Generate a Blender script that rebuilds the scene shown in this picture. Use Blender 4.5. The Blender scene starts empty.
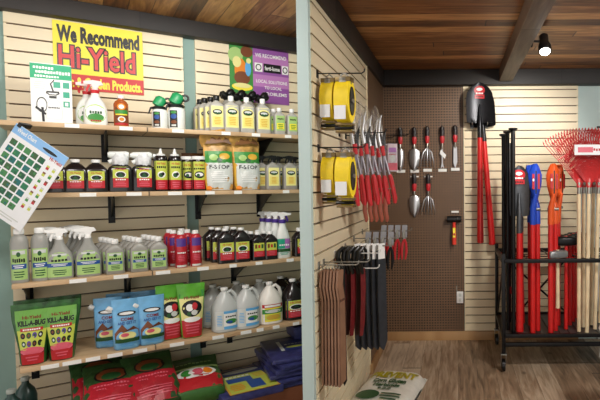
import bpy, bmesh, math, random
from mathutils import Vector, Matrix, noise
random.seed(7)
C = bpy.context.scene.collection
PI = math.pi
# ------------------------------------------------------------------ camera
F = 500.0; CX = 457.0; CY = 200.0; EYE = 1.5
PITCH = math.atan(17/500); ROLL = -0.007
RM = Matrix.Rotation(PI/2-PITCH, 3, 'X') @ Matrix.Rotation(ROLL, 3, 'Z')
RT = RM.transposed(); CAM = Vector((0, 0, EYE))
def proj(P):
    q = RT @ (Vector(P)-CAM)
    return CX+F*q.x/-q.z, CY-F*q.y/-q.z
def depth(P): return -(RT @ (Vector(P)-CAM)).z
def ray(px, py): return RM @ Vector(((px-CX)/F, -(py-CY)/F, -1))
def onY(px, py, Y):                       # point on a plane parallel to the back wall
    r = ray(px, py); t = Y/r.y; return CAM+r*t
def onX(px, py, X):
    r = ray(px, py); t = X/r.x; return CAM+r*t
def onZ(px, py, z):
    r = ray(px, py); t = (z-EYE)/r.z; return CAM+r*t
cam = bpy.data.cameras.new('camera'); cam.lens = F*36/600; cam.sensor_width = 36
cam.shift_x = -(CX-300)/600; cam.clip_start = .05
co = bpy.data.objects.new('camera', cam); C.objects.link(co)
co.matrix_world = Matrix.Translation(CAM) @ RM.to_4x4()
bpy.context.scene.camera = co
# left wall frame
AL = math.asin(.598); U = Vector((math.cos(AL), math.sin(AL), 0)); N = Vector((math.sin(AL), -math.cos(AL), 0))
P0 = Vector((-2.584, 2.89, 0))
def LW(s, d, z): return P0+U*s+N*d+Vector((0, 0, z))
def onL(px, py, d):
    r = ray(px, py); t = (P0+N*d-CAM).dot(N)/r.dot(N); P = CAM+r*t
    return (P-P0).dot(U), P.z
def sAt(px, d, z):
    a, b = -3., 3.
    for _ in range(40):
        m = (a+b)/2
        if proj(LW(m, d, z))[0] < px: a = m
        else: b = m
    return a
# ------------------------------------------------------------------ materials
MC = {}
def lin(c):
    o = []
    for v in c[:3]:
        v = v/255
        o.append(v/12.92 if v <= .04045 else ((v+.055)/1.055)**2.4)
    return (*o, 1)
def M(name, col=(200, 200, 200), rough=.5, metal=0., var=.06, scale=30, trans=0., emit=None, alpha=1., coat=0., ior=1.45):
    if name in MC: return MC[name]
    m = bpy.data.materials.new(name); m.use_nodes = True; nt = m.node_tree; b = nt.nodes['Principled BSDF']
    b.inputs['Roughness'].default_value = rough; b.inputs['Metallic'].default_value = metal
    b.inputs['IOR'].default_value = ior
    b.inputs['Transmission Weight'].default_value = trans; b.inputs['Alpha'].default_value = alpha
    b.inputs['Coat Weight'].default_value = coat
    c = lin(col)
    if emit:
        b.inputs['Emission Color'].default_value = c; b.inputs['Emission Strength'].default_value = emit
    if var:
        tc = nt.nodes.new('ShaderNodeTexCoord'); n = nt.nodes.new('ShaderNodeTexNoise'); n.inputs['Scale'].default_value = scale
        n.inputs['Detail'].default_value = 3
        r = nt.nodes.new('ShaderNodeValToRGB'); r.color_ramp.elements[0].position = .3; r.color_ramp.elements[1].position = .7
        r.color_ramp.elements[0].color = tuple(x*(1-var*2) for x in c[:3])+(1,)
        r.color_ramp.elements[1].color = tuple(min(1, x*(1+var)) for x in c[:3])+(1,)
        nt.links.new(tc.outputs['Object'], n.inputs['Vector']); nt.links.new(n.outputs['Fac'], r.inputs['Fac'])
        nt.links.new(r.outputs['Color'], b.inputs['Base Color'])
    else: b.inputs['Base Color'].default_value = c
    MC[name] = m; return m
def wood(name, cols, wid, ang=0., rough=.5, grain=1., gap=.03, stretch=12, lenp=1.8, knots=False):
    """planks running along local x after turning by ang; cols = 3 colours"""
    if name in MC: return MC[name]
    m = bpy.data.materials.new(name); m.use_nodes = True; nt = m.node_tree; L = nt.links.new; nd = nt.nodes.new
    b = nt.nodes['Principled BSDF']; b.inputs['Roughness'].default_value = rough
    tc = nd('ShaderNodeTexCoord'); mp = nd('ShaderNodeMapping'); mp.inputs['Rotation'].default_value = (0, 0, -ang)
    L(tc.outputs['Object'], mp.inputs['Vector'])
    sp = nd('ShaderNodeSeparateXYZ'); L(mp.outputs['Vector'], sp.inputs[0])
    def math_(op, a, b_=None):
        n = nd('ShaderNodeMath'); n.operation = op
        for i, v in enumerate((a, b_)):
            if v is None: continue
            if isinstance(v, (int, float)): n.inputs[i].default_value = v
            else: L(v, n.inputs[i])
        return n.outputs[0]
    q = math_('DIVIDE', sp.outputs['Y'], wid); row = math_('FLOOR', q); fr = math_('FRACT', q)
    wn = nd('ShaderNodeTexWhiteNoise'); wn.noise_dimensions = '1D'; L(row, wn.inputs['W'])
    xo = math_('ADD', sp.outputs['X'], math_('MULTIPLY', wn.outputs['Value'], 7.))
    ql = math_('DIVIDE', xo, lenp); pc = math_('FLOOR', ql); fl = math_('FRACT', ql)
    w2 = nd('ShaderNodeTexWhiteNoise'); w2.noise_dimensions = '2D'
    cb = nd('ShaderNodeCombineXYZ'); L(row, cb.inputs[0]); L(pc, cb.inputs[1]); L(cb.outputs[0], w2.inputs['Vector'])
    c2 = nd('ShaderNodeCombineXYZ'); L(xo, c2.inputs[0]); L(math_('MULTIPLY', sp.outputs['Y'], stretch), c2.inputs[1]); L(math_('MULTIPLY', w2.outputs['Value'], 9.), c2.inputs[2])
    nz = nd('ShaderNodeTexNoise'); nz.inputs['Scale'].default_value = 3.2*grain; nz.inputs['Detail'].default_value = 6; nz.inputs['Distortion'].default_value = .9
    L(c2.outputs[0], nz.inputs['Vector'])
    mix = math_('ADD', math_('MULTIPLY', w2.outputs['Value'], .45), math_('MULTIPLY', nz.outputs['Fac'], .75))
    r = nd('ShaderNodeValToRGB'); cr = r.color_ramp
    cr.elements[0].position = .3; cr.elements[0].color = lin(cols[0]); cr.elements[1].position = .85; cr.elements[1].color = lin(cols[2])
    e = cr.elements.new(.58); e.color = lin(cols[1]); L(mix, r.inputs['Fac'])
    col = r.outputs['Color']
    if knots:
        k = nd('ShaderNodeTexVoronoi'); k.inputs['Scale'].default_value = 2.6
        c3 = nd('ShaderNodeCombineXYZ'); L(math_('MULTIPLY', sp.outputs['X'], .8), c3.inputs[0]); L(math_('MULTIPLY', sp.outputs['Y'], 1.5), c3.inputs[1]); L(c3.outputs[0], k.inputs['Vector'])
        kr = nd('ShaderNodeValToRGB'); kr.color_ramp.elements[0].position = .03; kr.color_ramp.elements[0].color = (.1, .1, .1, 1); kr.color_ramp.elements[1].position = .10; kr.color_ramp.elements[1].color = (1, 1, 1, 1)
        L(k.outputs['Distance'], kr.inputs['Fac'])
        mk = nd('ShaderNodeMixRGB'); mk.blend_type = 'MULTIPLY'; mk.inputs[0].default_value = .75; L(col, mk.inputs[1]); L(kr.outputs['Color'], mk.inputs[2]); col = mk.outputs[0]
    g1 = math_('LESS_THAN', fr, gap); g2 = math_('LESS_THAN', fl, .004); g = math_('MAXIMUM', g1, g2)
    mg = nd('ShaderNodeMixRGB'); L(math_('MULTIPLY', g, .8), mg.inputs[0]); L(col, mg.inputs[1]); mg.inputs[2].default_value = lin((18, 12, 8))
    L(mg.outputs[0], b.inputs['Base Color'])
    bp = nd('ShaderNodeBump'); bp.inputs['Strength'].default_value = .25; bp.inputs['Distance'].default_value = .004
    L(math_('SUBTRACT', nz.outputs['Fac'], g), bp.inputs['Height']); L(bp.outputs[0], b.inputs['Normal'])
    MC[name] = m; return m
# ------------------------------------------------------------------ geometry pieces: (verts, faces, material, smooth)
def box(x0, y0, z0, x1, y1, z1, m, bev=0.):
    v = [(x, y, z) for z in (z0, z1) for y in (y0, y1) for x in (x0, x1)]
    f = [(0, 2, 3, 1), (4, 5, 7, 6), (0, 1, 5, 4), (2, 6, 7, 3), (0, 4, 6, 2), (1, 3, 7, 5)]
    if bev:
        bm = bmesh.new(); vs = [bm.verts.new(p) for p in v]
        for q in f: bm.faces.new([vs[i] for i in q])
        bmesh.ops.bevel(bm, geom=bm.edges[:], offset=bev, segments=2, affect='EDGES', profile=.6)
        bm.verts.index_update(); v = [tuple(p.co) for p in bm.verts]; f = [tuple(p.index for p in q.verts) for q in bm.faces]; bm.free()
    return (v, f, m)
def cbox(cx, cy, cz, sx, sy, sz, m, bev=0.): return box(cx-sx/2, cy-sy/2, cz-sz/2, cx+sx/2, cy+sy/2, cz+sz/2, m, bev)
def sup(t, p):
    c, s = math.cos(t), math.sin(t)
    return math.copysign(abs(c)**(2/p), c), math.copysign(abs(s)**(2/p), s)
def loft(rings, m, seg=24, cap=True):
    """rings: (z, rx, ry, power=2, ox=0, oy=0)"""
    v, f = [], []
    for r in rings:
        z, rx, ry = r[:3]; p = r[3] if len(r) > 3 else 2; ox = r[4] if len(r) > 4 else 0; oy = r[5] if len(r) > 5 else 0
        for i in range(seg):
            a, b = sup(2*PI*(i+.5)/seg, p); v.append((ox+rx*a, oy+ry*b, z))
    for k in range(len(rings)-1):
        for i in range(seg):
            j = (i+1) % seg; f.append((k*seg+i, k*seg+j, (k+1)*seg+j, (k+1)*seg+i))
    if cap: f.append(tuple(range(seg))[::-1]); f.append(tuple((len(rings)-1)*seg+i for i in range(seg)))
    return (v, f, m)
def tube(pts, r, m, seg=8, flat=1.):
    pts = [Vector(p) for p in pts]; rs = r if isinstance(r, (list, tuple)) else [r]*len(pts)
    v, f = [], []; up = None
    for k, p in enumerate(pts):
        t = (pts[min(k+1, len(pts)-1)]-pts[max(k-1, 0)]).normalized()
        if up is None: up = Vector((0, 0, 1)) if abs(t.z) < .9 else Vector((0, 1, 0))
        a = t.cross(up).normalized(); b = a.cross(t).normalized(); up = b
        for i in range(seg):
            th = 2*PI*i/seg; q = p+a*math.cos(th)*rs[k]+b*math.sin(th)*rs[k]*flat; v.append(tuple(q))
    for k in range(len(pts)-1):
        for i in range(seg):
            j = (i+1) % seg; f.append((k*seg+i, k*seg+j, (k+1)*seg+j, (k+1)*seg+i))
    f.append(tuple(range(seg))[::-1]); f.append(tuple((len(pts)-1)*seg+i for i in range(seg)))
    return (v, f, m)
def prism(poly, y0, y1, m, axis='y'):
    """outline in (x,z), thickness along y (or outline (y,z) along x)"""
    n = len(poly)
    mk = (lambda p, y: (p[0], y, p[1])) if axis == 'y' else ((lambda p, y: (y, p[0], p[1])) if axis == 'x' else (lambda p, y: (p[0], p[1], y)))
    v = [mk(p, y0) for p in poly]+[mk(p, y1) for p in poly]
    f = [tuple(range(n)), tuple(range(n, 2*n))[::-1]]+[(i, i+n, (i+1) % n+n, (i+1) % n) for i in range(n)]
    return (v, f, m)
def xf(g, mat):
    return ([tuple(mat @ Vector(p)) for p in g[0]],)+tuple(g[1:])
def TR(x=0, y=0, z=0, rx=0, ry=0, rz=0, s=1):
    return Matrix.Translation((x, y, z)) @ Matrix.Rotation(rz, 4, 'Z') @ Matrix.Rotation(ry, 4, 'Y') @ Matrix.Rotation(rx, 4, 'X') @ Matrix.Scale(s, 4)
def rod(a, b, r, m, seg=8): return tube([a, b], r, m, seg)
TXT = {}
def text2d(s, bold=.0, cut=2):
    k = (s, bold)
    if k in TXT: return TXT[k]
    cu = bpy.data.curves.new('t', 'FONT'); cu.body = s; cu.offset = bold; cu.resolution_u = cut; cu.size = 1
    cu.space_line = .8; cu.align_x = 'CENTER'
    o = bpy.data.objects.new('t', cu); C.objects.link(o); dg = bpy.context.evaluated_depsgraph_get()
    me = bpy.data.meshes.new_from_object(o.evaluated_get(dg)); v = [(p.co.x, p.co.y) for p in me.vertices]; f = [tuple(p.vertices) for p in me.polygons]
    bpy.data.objects.remove(o); bpy.data.curves.remove(cu); bpy.data.meshes.remove(me)
    xs = [p[0] for p in v]; ys = [p[1] for p in v]; x0, x1, y0, y1 = min(xs), max(xs), min(ys), max(ys)
    TXT[k] = ([((p[0]-x0)/(x1-x0), (p[1]-y0)/(y1-y0)) for p in v], f); return TXT[k]
def widthf(rings):
    rs = sorted(rings, key=lambda r: r[0]); mx = max(r[1] for r in rs)
    def W(z):
        for a, b in zip(rs, rs[1:]):
            if a[0] <= z <= b[0] and b[0] > a[0]: return (a[1]+(b[1]-a[1])*(z-a[0])/(b[0]-a[0]))/mx
        return rs[-1][1]/mx
    return W
def surf(rings):
    rs = sorted(((list(r)+[2, 0, 0][len(r)-3:]) for r in rings), key=lambda r: r[0])
    def S(x, z):
        for a, b in zip(rs, rs[1:]):
            if a[0] <= z <= b[0] and b[0] > a[0]:
                t = (z-a[0])/(b[0]-a[0]); r = [a[i]+(b[i]-a[i])*t for i in range(6)]; break
        else: r = rs[0] if z < rs[0][0] else rs[-1]
        q = min(1, abs((x-r[4])/max(r[1], 1e-5)))
        return r[5]-r[2]*(1-q**r[3])**(1/r[3])
    return S
def decal(S, x0, z0, x1, z1, els, step=.0007, base=0., wf=None):
    """flat printed elements laid on the front surface y=S(x,z); element coordinates 0..1 inside the label"""
    out = []; X = lambda u: x0+(x1-x0)*u; Z = lambda v: z0+(z1-z0)*v
    BB = []
    for k, e in enumerate(els):
        bb = {'r': lambda: e[1:5], 'e': lambda: (e[1]-e[3], e[2]-e[4], e[1]+e[3], e[2]+e[4]), 't': lambda: (e[2]-e[4]/2, e[3]-e[5]/2, e[2]+e[4]/2, e[3]+e[5]/2),
              'p': lambda: (min(p[0] for p in e[1]), min(p[1] for p in e[1]), max(p[0] for p in e[1]), max(p[1] for p in e[1]))}[e[0]]()
        lay = 1+max([l for q, l in BB if q[0] < bb[2]-1e-6 and bb[0] < q[2]-1e-6 and q[1] < bb[3]-1e-6 and bb[1] < q[3]-1e-6], default=0); BB.append((bb, lay))
        off = base+step*lay
        def pt(u, v, off=off):
            x = X(u)*(wf(Z(v)) if wf else 1); return (x, S(x, Z(v))-off, Z(v))
        t = e[0]; m = e[-1]
        if t == 'r':
            _, a, b, c, d, _m = e; nx = 8 if c-a > .3 else 3; nz = 4 if d-b > .2 else 2
            v = [pt(a+(c-a)*i/nx, b+(d-b)*j/nz) for j in range(nz+1) for i in range(nx+1)]
            f = [(j*(nx+1)+i, j*(nx+1)+i+1, (j+1)*(nx+1)+i+1, (j+1)*(nx+1)+i) for j in range(nz) for i in range(nx)]
        elif t == 'e':
            _, cx, cz, rx, rz, _m = e; n = 16; v = [pt(cx, cz)]
            for q in (.55, 1): v += [pt(cx+rx*q*math.cos(2*PI*i/n), cz+rz*q*math.sin(2*PI*i/n)) for i in range(n)]
            f = [(0, 1+i, 1+(i+1) % n) for i in range(n)]+[(1+i, 1+n+i, 1+n+(i+1) % n, 1+(i+1) % n) for i in range(n)]
        elif t == 'p': v = [pt(*p) for p in e[1]]; f = [tuple(range(len(v)))]
        elif t == 't':
            _, s, cx, cz, w, h, _m = e; tv, f = text2d(s.lstrip('*'), .05 if s[0] == '*' else .02); v = [pt(cx+(p[0]-.5)*w, cz+(p[1]-.5)*h) for p in tv]
        out.append((v, f, m))
    return out
flat = lambda y: (lambda x, z: y)
# ------------------------------------------------------------------ objects
def mesh(name, parent, geoms, sharp=35, smooth=True):
    me = bpy.data.meshes.new(name); V, Fc, mi, mats = [], [], [], []
    if isinstance(geoms, tuple): geoms = [geoms]
    for g in geoms:
        b = len(V); V += g[0]
        if g[2] not in mats: mats.append(g[2])
        i = mats.index(g[2])
        for q in g[1]: Fc.append(tuple(b+k for k in q)); mi.append(i)
    me.from_pydata(V, [], Fc)
    for m in mats: me.materials.append(m)
    me.polygons.foreach_set('material_index', mi)
    if smooth:
        me.polygons.foreach_set('use_smooth', [True]*len(Fc)); me.set_sharp_from_angle(angle=math.radians(sharp))
    me.update(); o = bpy.data.objects.new(name, me); C.objects.link(o)
    if parent: o.parent = parent
    return o
def tag(o, label, cat, group=None):
    o['label'] = label; o['category'] = cat
    if group: o['group'] = group
    return o
def thing(name, label, cat, loc=(0, 0, 0), rz=0., group=None):
    o = bpy.data.objects.new(name, None); C.objects.link(o); o.empty_display_size = .05
    o.location = loc; o.rotation_euler = (0, 0, rz); return tag(o, label, cat, group)
def struct(name, geoms, parent=None):
    o = mesh(name, parent, geoms); 
    if not parent: o['kind'] = 'structure'
    return o
def copy_tree(o, parent=None):
    c = o.copy(); C.objects.link(c)
    if parent: c.parent = parent
    for ch in [x for x in ALLCH(o)]: copy_tree(ch, c)
    return c
def ALLCH(o): return list(o.children)
def dup(o, loc, rz=None, label=None, group=None):
    c = copy_tree(o); c.location = loc
    if rz is not None: c.rotation_euler = (0, 0, rz)
    if label: c['label'] = label
    if group: c['group'] = group
    return c
# ------------------------------------------------------------------ palette
cream = M('cream_laminate', (236, 221, 188), .35, var=.02, scale=6)
dark = M('black_plastic', (18, 17, 18), .35)
blk = M('black_metal', (16, 16, 18), .4, .3)
white = M('white_plastic', (238, 238, 236), .4, var=.02)
paper = M('white_paper', (240, 242, 245), .6, var=.01)
chrome = M('bright_metal', (190, 190, 192), .3, .9, var=.03)
zinc = M('zinc_metal', (150, 148, 140), .4, .7)
beamm = wood('dark_beam', ((22, 18, 16), (34, 28, 25), (50, 41, 35)), .4, 0, .6, stretch=10, gap=0)
beamg = wood('grey_brown_beam', ((78, 64, 55), (106, 88, 76), (134, 114, 98)), .4, PI/2, .6, stretch=10, gap=0)
ceilR = wood('ceiling_planks', ((74, 42, 22), (150, 98, 54), (214, 160, 104)), .125, 0, .45, stretch=9, lenp=2.2, gap=.035)
ceilL = wood('ceiling_planks_turned', ((58, 36, 18), (134, 90, 46), (196, 148, 90)), .125, AL+PI/2, .45, stretch=9, lenp=2.2, gap=.035)
floorm = wood('rustic_floor', ((84, 64, 46), (164, 138, 112), (212, 192, 166)), .15, PI/2, .42, stretch=9, lenp=3.4, gap=.010, knots=True)
basem = wood('pale_baseboard', ((140, 100, 62), (178, 138, 92), (204, 166, 118)), .3, 0, .5, gap=0, knots=False)
shelfm = wood('shelf_laminate', ((172, 140, 104), (200, 170, 132), (218, 190, 152)), .6, 0, .45, gap=0, stretch=10)
redwood = wood('reddish_deck', ((92, 48, 30), (124, 70, 44), (148, 88, 58)), .2, 0, .5, gap=.01)
plast = M('teal_paint', (140, 170, 162), .6, var=.03, scale=3)
blu = M('pale_blue_paint', (190, 210, 208), .6, var=.03, scale=3)
def pegmat():
    m = bpy.data.materials.new('brown_pegboard'); m.use_nodes = True; nt = m.node_tree; L = nt.links.new; nd = nt.nodes.new; b = nt.nodes['Principled BSDF']
    tc = nd('ShaderNodeTexCoord'); vm = nd('ShaderNodeVectorMath'); vm.operation = 'SCALE'; vm.inputs['Scale'].default_value = 1/.0254; L(tc.outputs['Object'], vm.inputs[0])
    fr = nd('ShaderNodeVectorMath'); fr.operation = 'FRACTION'; L(vm.outputs[0], fr.inputs[0])
    sp = nd('ShaderNodeSeparateXYZ'); L(fr.outputs[0], sp.inputs[0])
    def mm(op, a, c):
        n = nd('ShaderNodeMath'); n.operation = op
        for i, v in enumerate((a, c)):
            if isinstance(v, (int, float)): n.inputs[i].default_value = v
            else: L(v, n.inputs[i])
        return n.outputs[0]
    dx = mm('SUBTRACT', sp.outputs[0], .5); dz = mm('SUBTRACT', sp.outputs[2], .5)
    d = mm('ADD', mm('MULTIPLY', dx, dx), mm('MULTIPLY', dz, dz)); h = mm('LESS_THAN', d, .075)
    nz = nd('ShaderNodeTexNoise'); nz.inputs['Scale'].default_value = 14; L(tc.outputs['Object'], nz.inputs['Vector'])
    r = nd('ShaderNodeValToRGB'); r.color_ramp.elements[0].color = lin((100, 74, 52)); r.color_ramp.elements[1].color = lin((122, 92, 66)); L(nz.outputs['Fac'], r.inputs['Fac'])
    mx = nd('ShaderNodeMixRGB'); L(h, mx.inputs[0]); L(r.outputs[0], mx.inputs[1]); mx.inputs[2].default_value = lin((22, 14, 10)); L(mx.outputs[0], b.inputs['Base Color'])
    b.inputs['Roughness'].default_value = .45; return m
peg = pegmat()
# ------------------------------------------------------------------ setting
CR, CLF = 2.545, 2.60
XW = -.69; YB = 4.75
struct('floor', box(-4.5, -3, -.05, 3.0, 5.2, 0, floorm))
fl2 = None
struct('ceiling', box(-.72, -3, CR, 3.0, YB+.1, CR+.05, ceilR))
c2 = struct('ceiling', box(-4.5, -3, CLF, -.72, YB+.6, CLF+.05, ceilL))
struct('wall_back', box(-.75, YB, 0, 3.0, YB+.1, CR, blu))
struct('wall_right', box(3.0, -3, 0, 3.1, YB+.1, 2.65, blu))
def placed(o, s, d, z):
    o.location = LW(s, d, z); o.rotation_euler = (0, 0, AL); return o
o = struct('wall_left', box(-3.4, .0, 0, 2.35, .1, CLF, plast)); placed(o, 0, 0, 0)
# partition: painted end post, core
struct('wall_partition', [box(-.75, 2.42, 0, -.705, YB, CR, plast), box(-.752, 2.385, 0, -.697, 2.42, CR, blu)])
mdf = M('raw_board_core', (104, 84, 66), .8, var=.1)
def slatprof(z0, z1, first, T=.02, g=.0095, dp=.015):
    p = [(0, z0), (-T, z0)]; z = z1-first; zs = []
    while z > z0+.01: zs.append(z); z -= .0762
    for z in zs[::-1]: p += [(-T, z-g), (-T+dp, z-g), (-T+dp, z), (-T, z)]
    p += [(-T, z1), (0, z1)]; return p
def slat(w, z0, z1, first, label, x0=0):
    g = []; z = z1-first
    while z > z0+.02: g.append(box(x0+.012, -.0062, z-.009, x0+w-.012, -.005, z-.0005, mdf)); z -= .0762
    o = mesh('slatwall_panel', None, [prism(slatprof(z0, z1, first), x0, x0+w, cream, 'x')]+g, smooth=False)
    o['kind'] = 'structure'; return o
o = slat(.905, .17, 2.495, .06, ''); o.name = 'wall_panel_left'; placed(o, 0, 0, 0)
o = slat(1.32, .17, 2.495, .06, ''); o.name = 'wall_panel_left_far'; placed(o, .978, 0, 0)
o = slat(1.46, .02, 2.405, .028, ''); o.name = 'wall_panel_partition'; o.rotation_euler = (0, 0, PI/2); o.location = (XW-.02, 2.42, 0)
o = slat(1.08, .08, 2.405, .028, ''); o.name = 'wall_panel_back'; o.location = (.066, YB, 0)
struct('wall_pegboard_side', box(XW-.02, 3.88, .08, XW, YB, 2.41, M('brown_hardboard', (112, 86, 62), .5, var=.05)))
struct('wall_pegboard_back', box(XW, YB-.012, .08, .064, YB, 2.41, peg))
o = struct('baseboard_back', box(XW+.02, YB-.03, 0, 1.15, YB, .085, basem, .004))
struct('baseboard_side', box(XW-.01, 3.88, 0, XW+.02, YB-.03, .085, basem, .004))
struct('trim_corner', box(XW-.004, 3.872, .08, XW+.006, 3.884, 2.405, cream))
struct('beam_back', box(XW, YB-.12, 2.405, 3.0, YB, CR, beamm, .004))
struct('beam_side', box(-.72, 2.42, 2.405, XW+.025, YB-.12, CR, beamm, .004))
struct('beam_ceiling', box(.395, -2.5, 2.43, .515, YB-.12, CR, beamg, .004))
o = struct('beam_left', box(-3.3, -.10, 2.495, 2.18, 0, CLF, beamm, .004)); placed(o, 0, 0, 0)
o = struct('trim_deck', [box(-.2, -.62, 0, 1.78, -.03, .17, redwood, .003)]); placed(o, 0, 0, 0); o.name = 'display_deck'; o['kind'] = 'structure'
# ------------------------------------------------------------------ shelves
ZS = {1: 1.845, 2: 1.462, 3: .990, 4: .560}; DS = {1: .36, 2: .36, 3: .42, 4: .48}; TH = .026
SX0 = {1: -.01, 2: .08, 3: .03, 4: .055}
tagw = M('price_card', (236, 236, 232), .5, var=.01)
desc = {1: 'topmost tan laminate shelf, holding the boxed sprayer and pale jugs', 2: 'second tan shelf from the top, carrying black bottles and fungicide bags',
        3: 'third tan shelf down, holding grey sprayers and red cans', 4: 'lowest tan laminate shelf, holding bug killer bags and gallon jugs'}
tagsx = {1: [(72, 12), (126, 12), (178, 12), (226, 10), (256, 10), (288, 8)], 2: [(88, 14), (134, 14), (175, 14), (210, 10), (238, 9), (286, 8)],
         3: [(78, 14), (121, 13), (163, 14), (203, 12), (233, 8), (259, 8), (290, 9)], 4: [(50, 14), (72, 15), (93, 12), (115, 13), (140, 13), (177, 14), (218, 12), (246, 12), (260, 8), (276, 8), (296, 8)]}
brk = {1: [105, 263, ], 2: [112, 200, 262], 3: [28, 128, 236], 4: [34, 205, 232]}
def bracket(s, D):
    p = [(-.022, -TH), (-.022, -.16), (-.045, -.16), (-(D*.72), -TH-.028), (-(D*.9), -TH-.012), (-(D*.9), -TH)]
    return prism(p, s-.004, s+.004, blk, 'x')
for k in ZS:
    z = ZS[k]; D = DS[k]
    t = thing('wall_shelf', desc[k], 'shelf', LW(0, 0, z), AL, 'tan shelves on the left wall')
    mesh('shelf_board', t, box(SX0[k], -D, -TH, 1.86, -.021, 0, shelfm, .003))
    for px in brk[k]:
        s = sAt(px, .1, z-.08); mesh('bracket', t, [bracket(s, D), box(s-.018, -.024, -.2, s+.018, -.019, -TH, blk)])
    for px, w in tagsx[k]:
        s = sAt(px, D, z-.01); hw = w/2/185
        o = mesh('price_tag', t, box(s-hw, -D-.004, -.024, s+hw, -D, -.003, tagw)); o['label'] = 'white price card on the shelf edge'
# ------------------------------------------------------------------ label printing helpers
K = lambda n, c, r=.35, **k: M(n, c, r, var=0, **k)
lime = K('print_lime', (196, 206, 84)); red = K('print_red', (186, 38, 46)); yel = K('print_yellow', (244, 228, 66)); ink = K('print_black', (22, 22, 24))
pw = K('print_white', (240, 240, 238)); grn = K('print_green', (60, 140, 60)); dgr = K('print_dark_green', (34, 82, 42)); blu1 = K('print_blue', (44, 84, 156))
cre = K('print_cream', (232, 226, 150)); pal = K('print_pale_grey', (206, 210, 206)); lg = K('print_light_green', (166, 200, 122)); pnk = K('print_pink', (214, 92, 110))
org = K('print_orange', (232, 136, 40)); sky = K('print_sky_blue', (96, 172, 226)); brn = K('print_brown', (120, 66, 36)); tea = K('print_teal', (40, 160, 128)); prp = K('print_purple', (92, 60, 150))
lil = K('print_lilac', (170, 110, 180)); drd = K('print_dark_red', (130, 20, 34)); gld = K('print_gold', (214, 168, 60))
def greek(cx, cz, w, h, n, m, seed=1):
    r = random.Random(seed); out = []; x = cx-w/2; u = w/n
    for i in range(n):
        a = x+u*i; out.append(('r', a+u*.1, cz-h/2*r.uniform(.6, 1), a+u*.85, cz+h/2*r.uniform(.6, 1), m))
    return out
def lines(cx, z0, z1, w, n, m, seed=1):
    r = random.Random(seed); out = []; dz = (z1-z0)/n
    for i in range(n):
        q = w*r.uniform(.7, 1)/2; out.append(('r', cx-q, z0+dz*(i+.25), cx+q, z0+dz*(i+.7), m))
    return out
def lab_yr(seed=1, title='Hi-Yield'):
    return [('r', 0, .45, 1, 1, lime), ('r', 0, 0, 1, .45, red), ('e', .5, .62, .36, .17, pw), ('e', .5, .62, .3, .13, ink), ('p', [(.28, .5), (.5, .74), (.72, .5)], dgr),
            ('t', title, .5, .89, .62, .11, red)]+greek(.5, .38, .7, .07, 5, pw, seed)+lines(.5, .05, .3, .7, 3, pnk, seed)
def lab_cream(seed=1, base=cre):
    return [('r', 0, 0, 1, 1, base), ('e', .5, .72, .4, .13, ink), ('e', .5, .74, .3, .06, pal), ('e', .38, .66, .12, .05, dgr), ('e', .63, .66, .12, .05, dgr), ('r', .1, .08, .9, .5, K('print_straw', (232, 218, 120)))]+lines(.5, .12, .5, .6, 5, gld, seed)
def lab_weed(seed=1):
    return [('r', 0, 0, 1, 1, lg), ('r', .1, .84, .9, .96, pal), ('e', .5, .84, .13, .08, dgr)]+greek(.5, .64, .8, .15, 6, ink, seed)+[('r', .04, .36, .96, .52, blu1)]+lines(.5, .38, .5, .7, 2, pw, seed)+lines(.5, .06, .3, .7, 3, dgr, seed)
# ------------------------------------------------------------------ bottle kinds (front is local -y, base at z=0)
def mkthing(name, label, cat, group=None): return thing(name, label, cat, (0, 0, 0), 0, group)
def jug(name, label, cat, w, dp, h, body, capm, els, lz=(.12, .62), lw=.84, capr=.2, neck=.86, shoulder=.70, p=6, group=None, head=None):
    t = mkthing(name, label, cat, group); a, b = w/2, dp/2; cr = w*capr
    R = [(0, a*.92, b*.92, p), (h*.02, a, b, p), (h*shoulder*.5, a, b, p), (h*shoulder, a, b, p), (h*(shoulder+.05), a*.92, b*.92, 4), (h*(neck-.05), cr*1.5, cr*1.3, 2.4), (h*(neck-.02), cr*.95, cr*.95, 2), (h*neck, cr*.95, cr*.95, 2)]
    mesh('body', t, loft(R, body, 28))
    if els: mesh('label', t, decal(surf(R), -a*lw, h*lz[0], a*lw, h*lz[1], els), smooth=False)
    if head is None: mesh('cap', t, loft([(h*neck, cr*1.1, cr*1.1), (h*(neck+.01), cr*1.18, cr*1.18), (h*.985, cr*1.14, cr*1.14), (h, cr*1.0, cr*1.0)], capm, 16))
    else: head(t, h*neck, cr, w)
    return t
def rnd(name, label, cat, r, h, body, capm, els, prof, lz, arc=.86, capz=None, group=None, capr=None):
    t = mkthing(name, label, cat, group); R = [(h*z, r*q, r*q, 2) for z, q in prof]
    mesh('body', t, loft(R, body, 28))
    if els: mesh('label', t, decal(surf(R), -r*arc, h*lz[0], r*arc, h*lz[1], els), smooth=False)
    if capm:
        c = capr*r; z0 = h*prof[-1][0]; mesh('cap', t, loft([(z0, c*.95, c*.95), (z0+.003, c, c), (h-.004, c*.97, c*.97), (h, c*.85, c*.85)], capm, 18))
    return t
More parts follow.
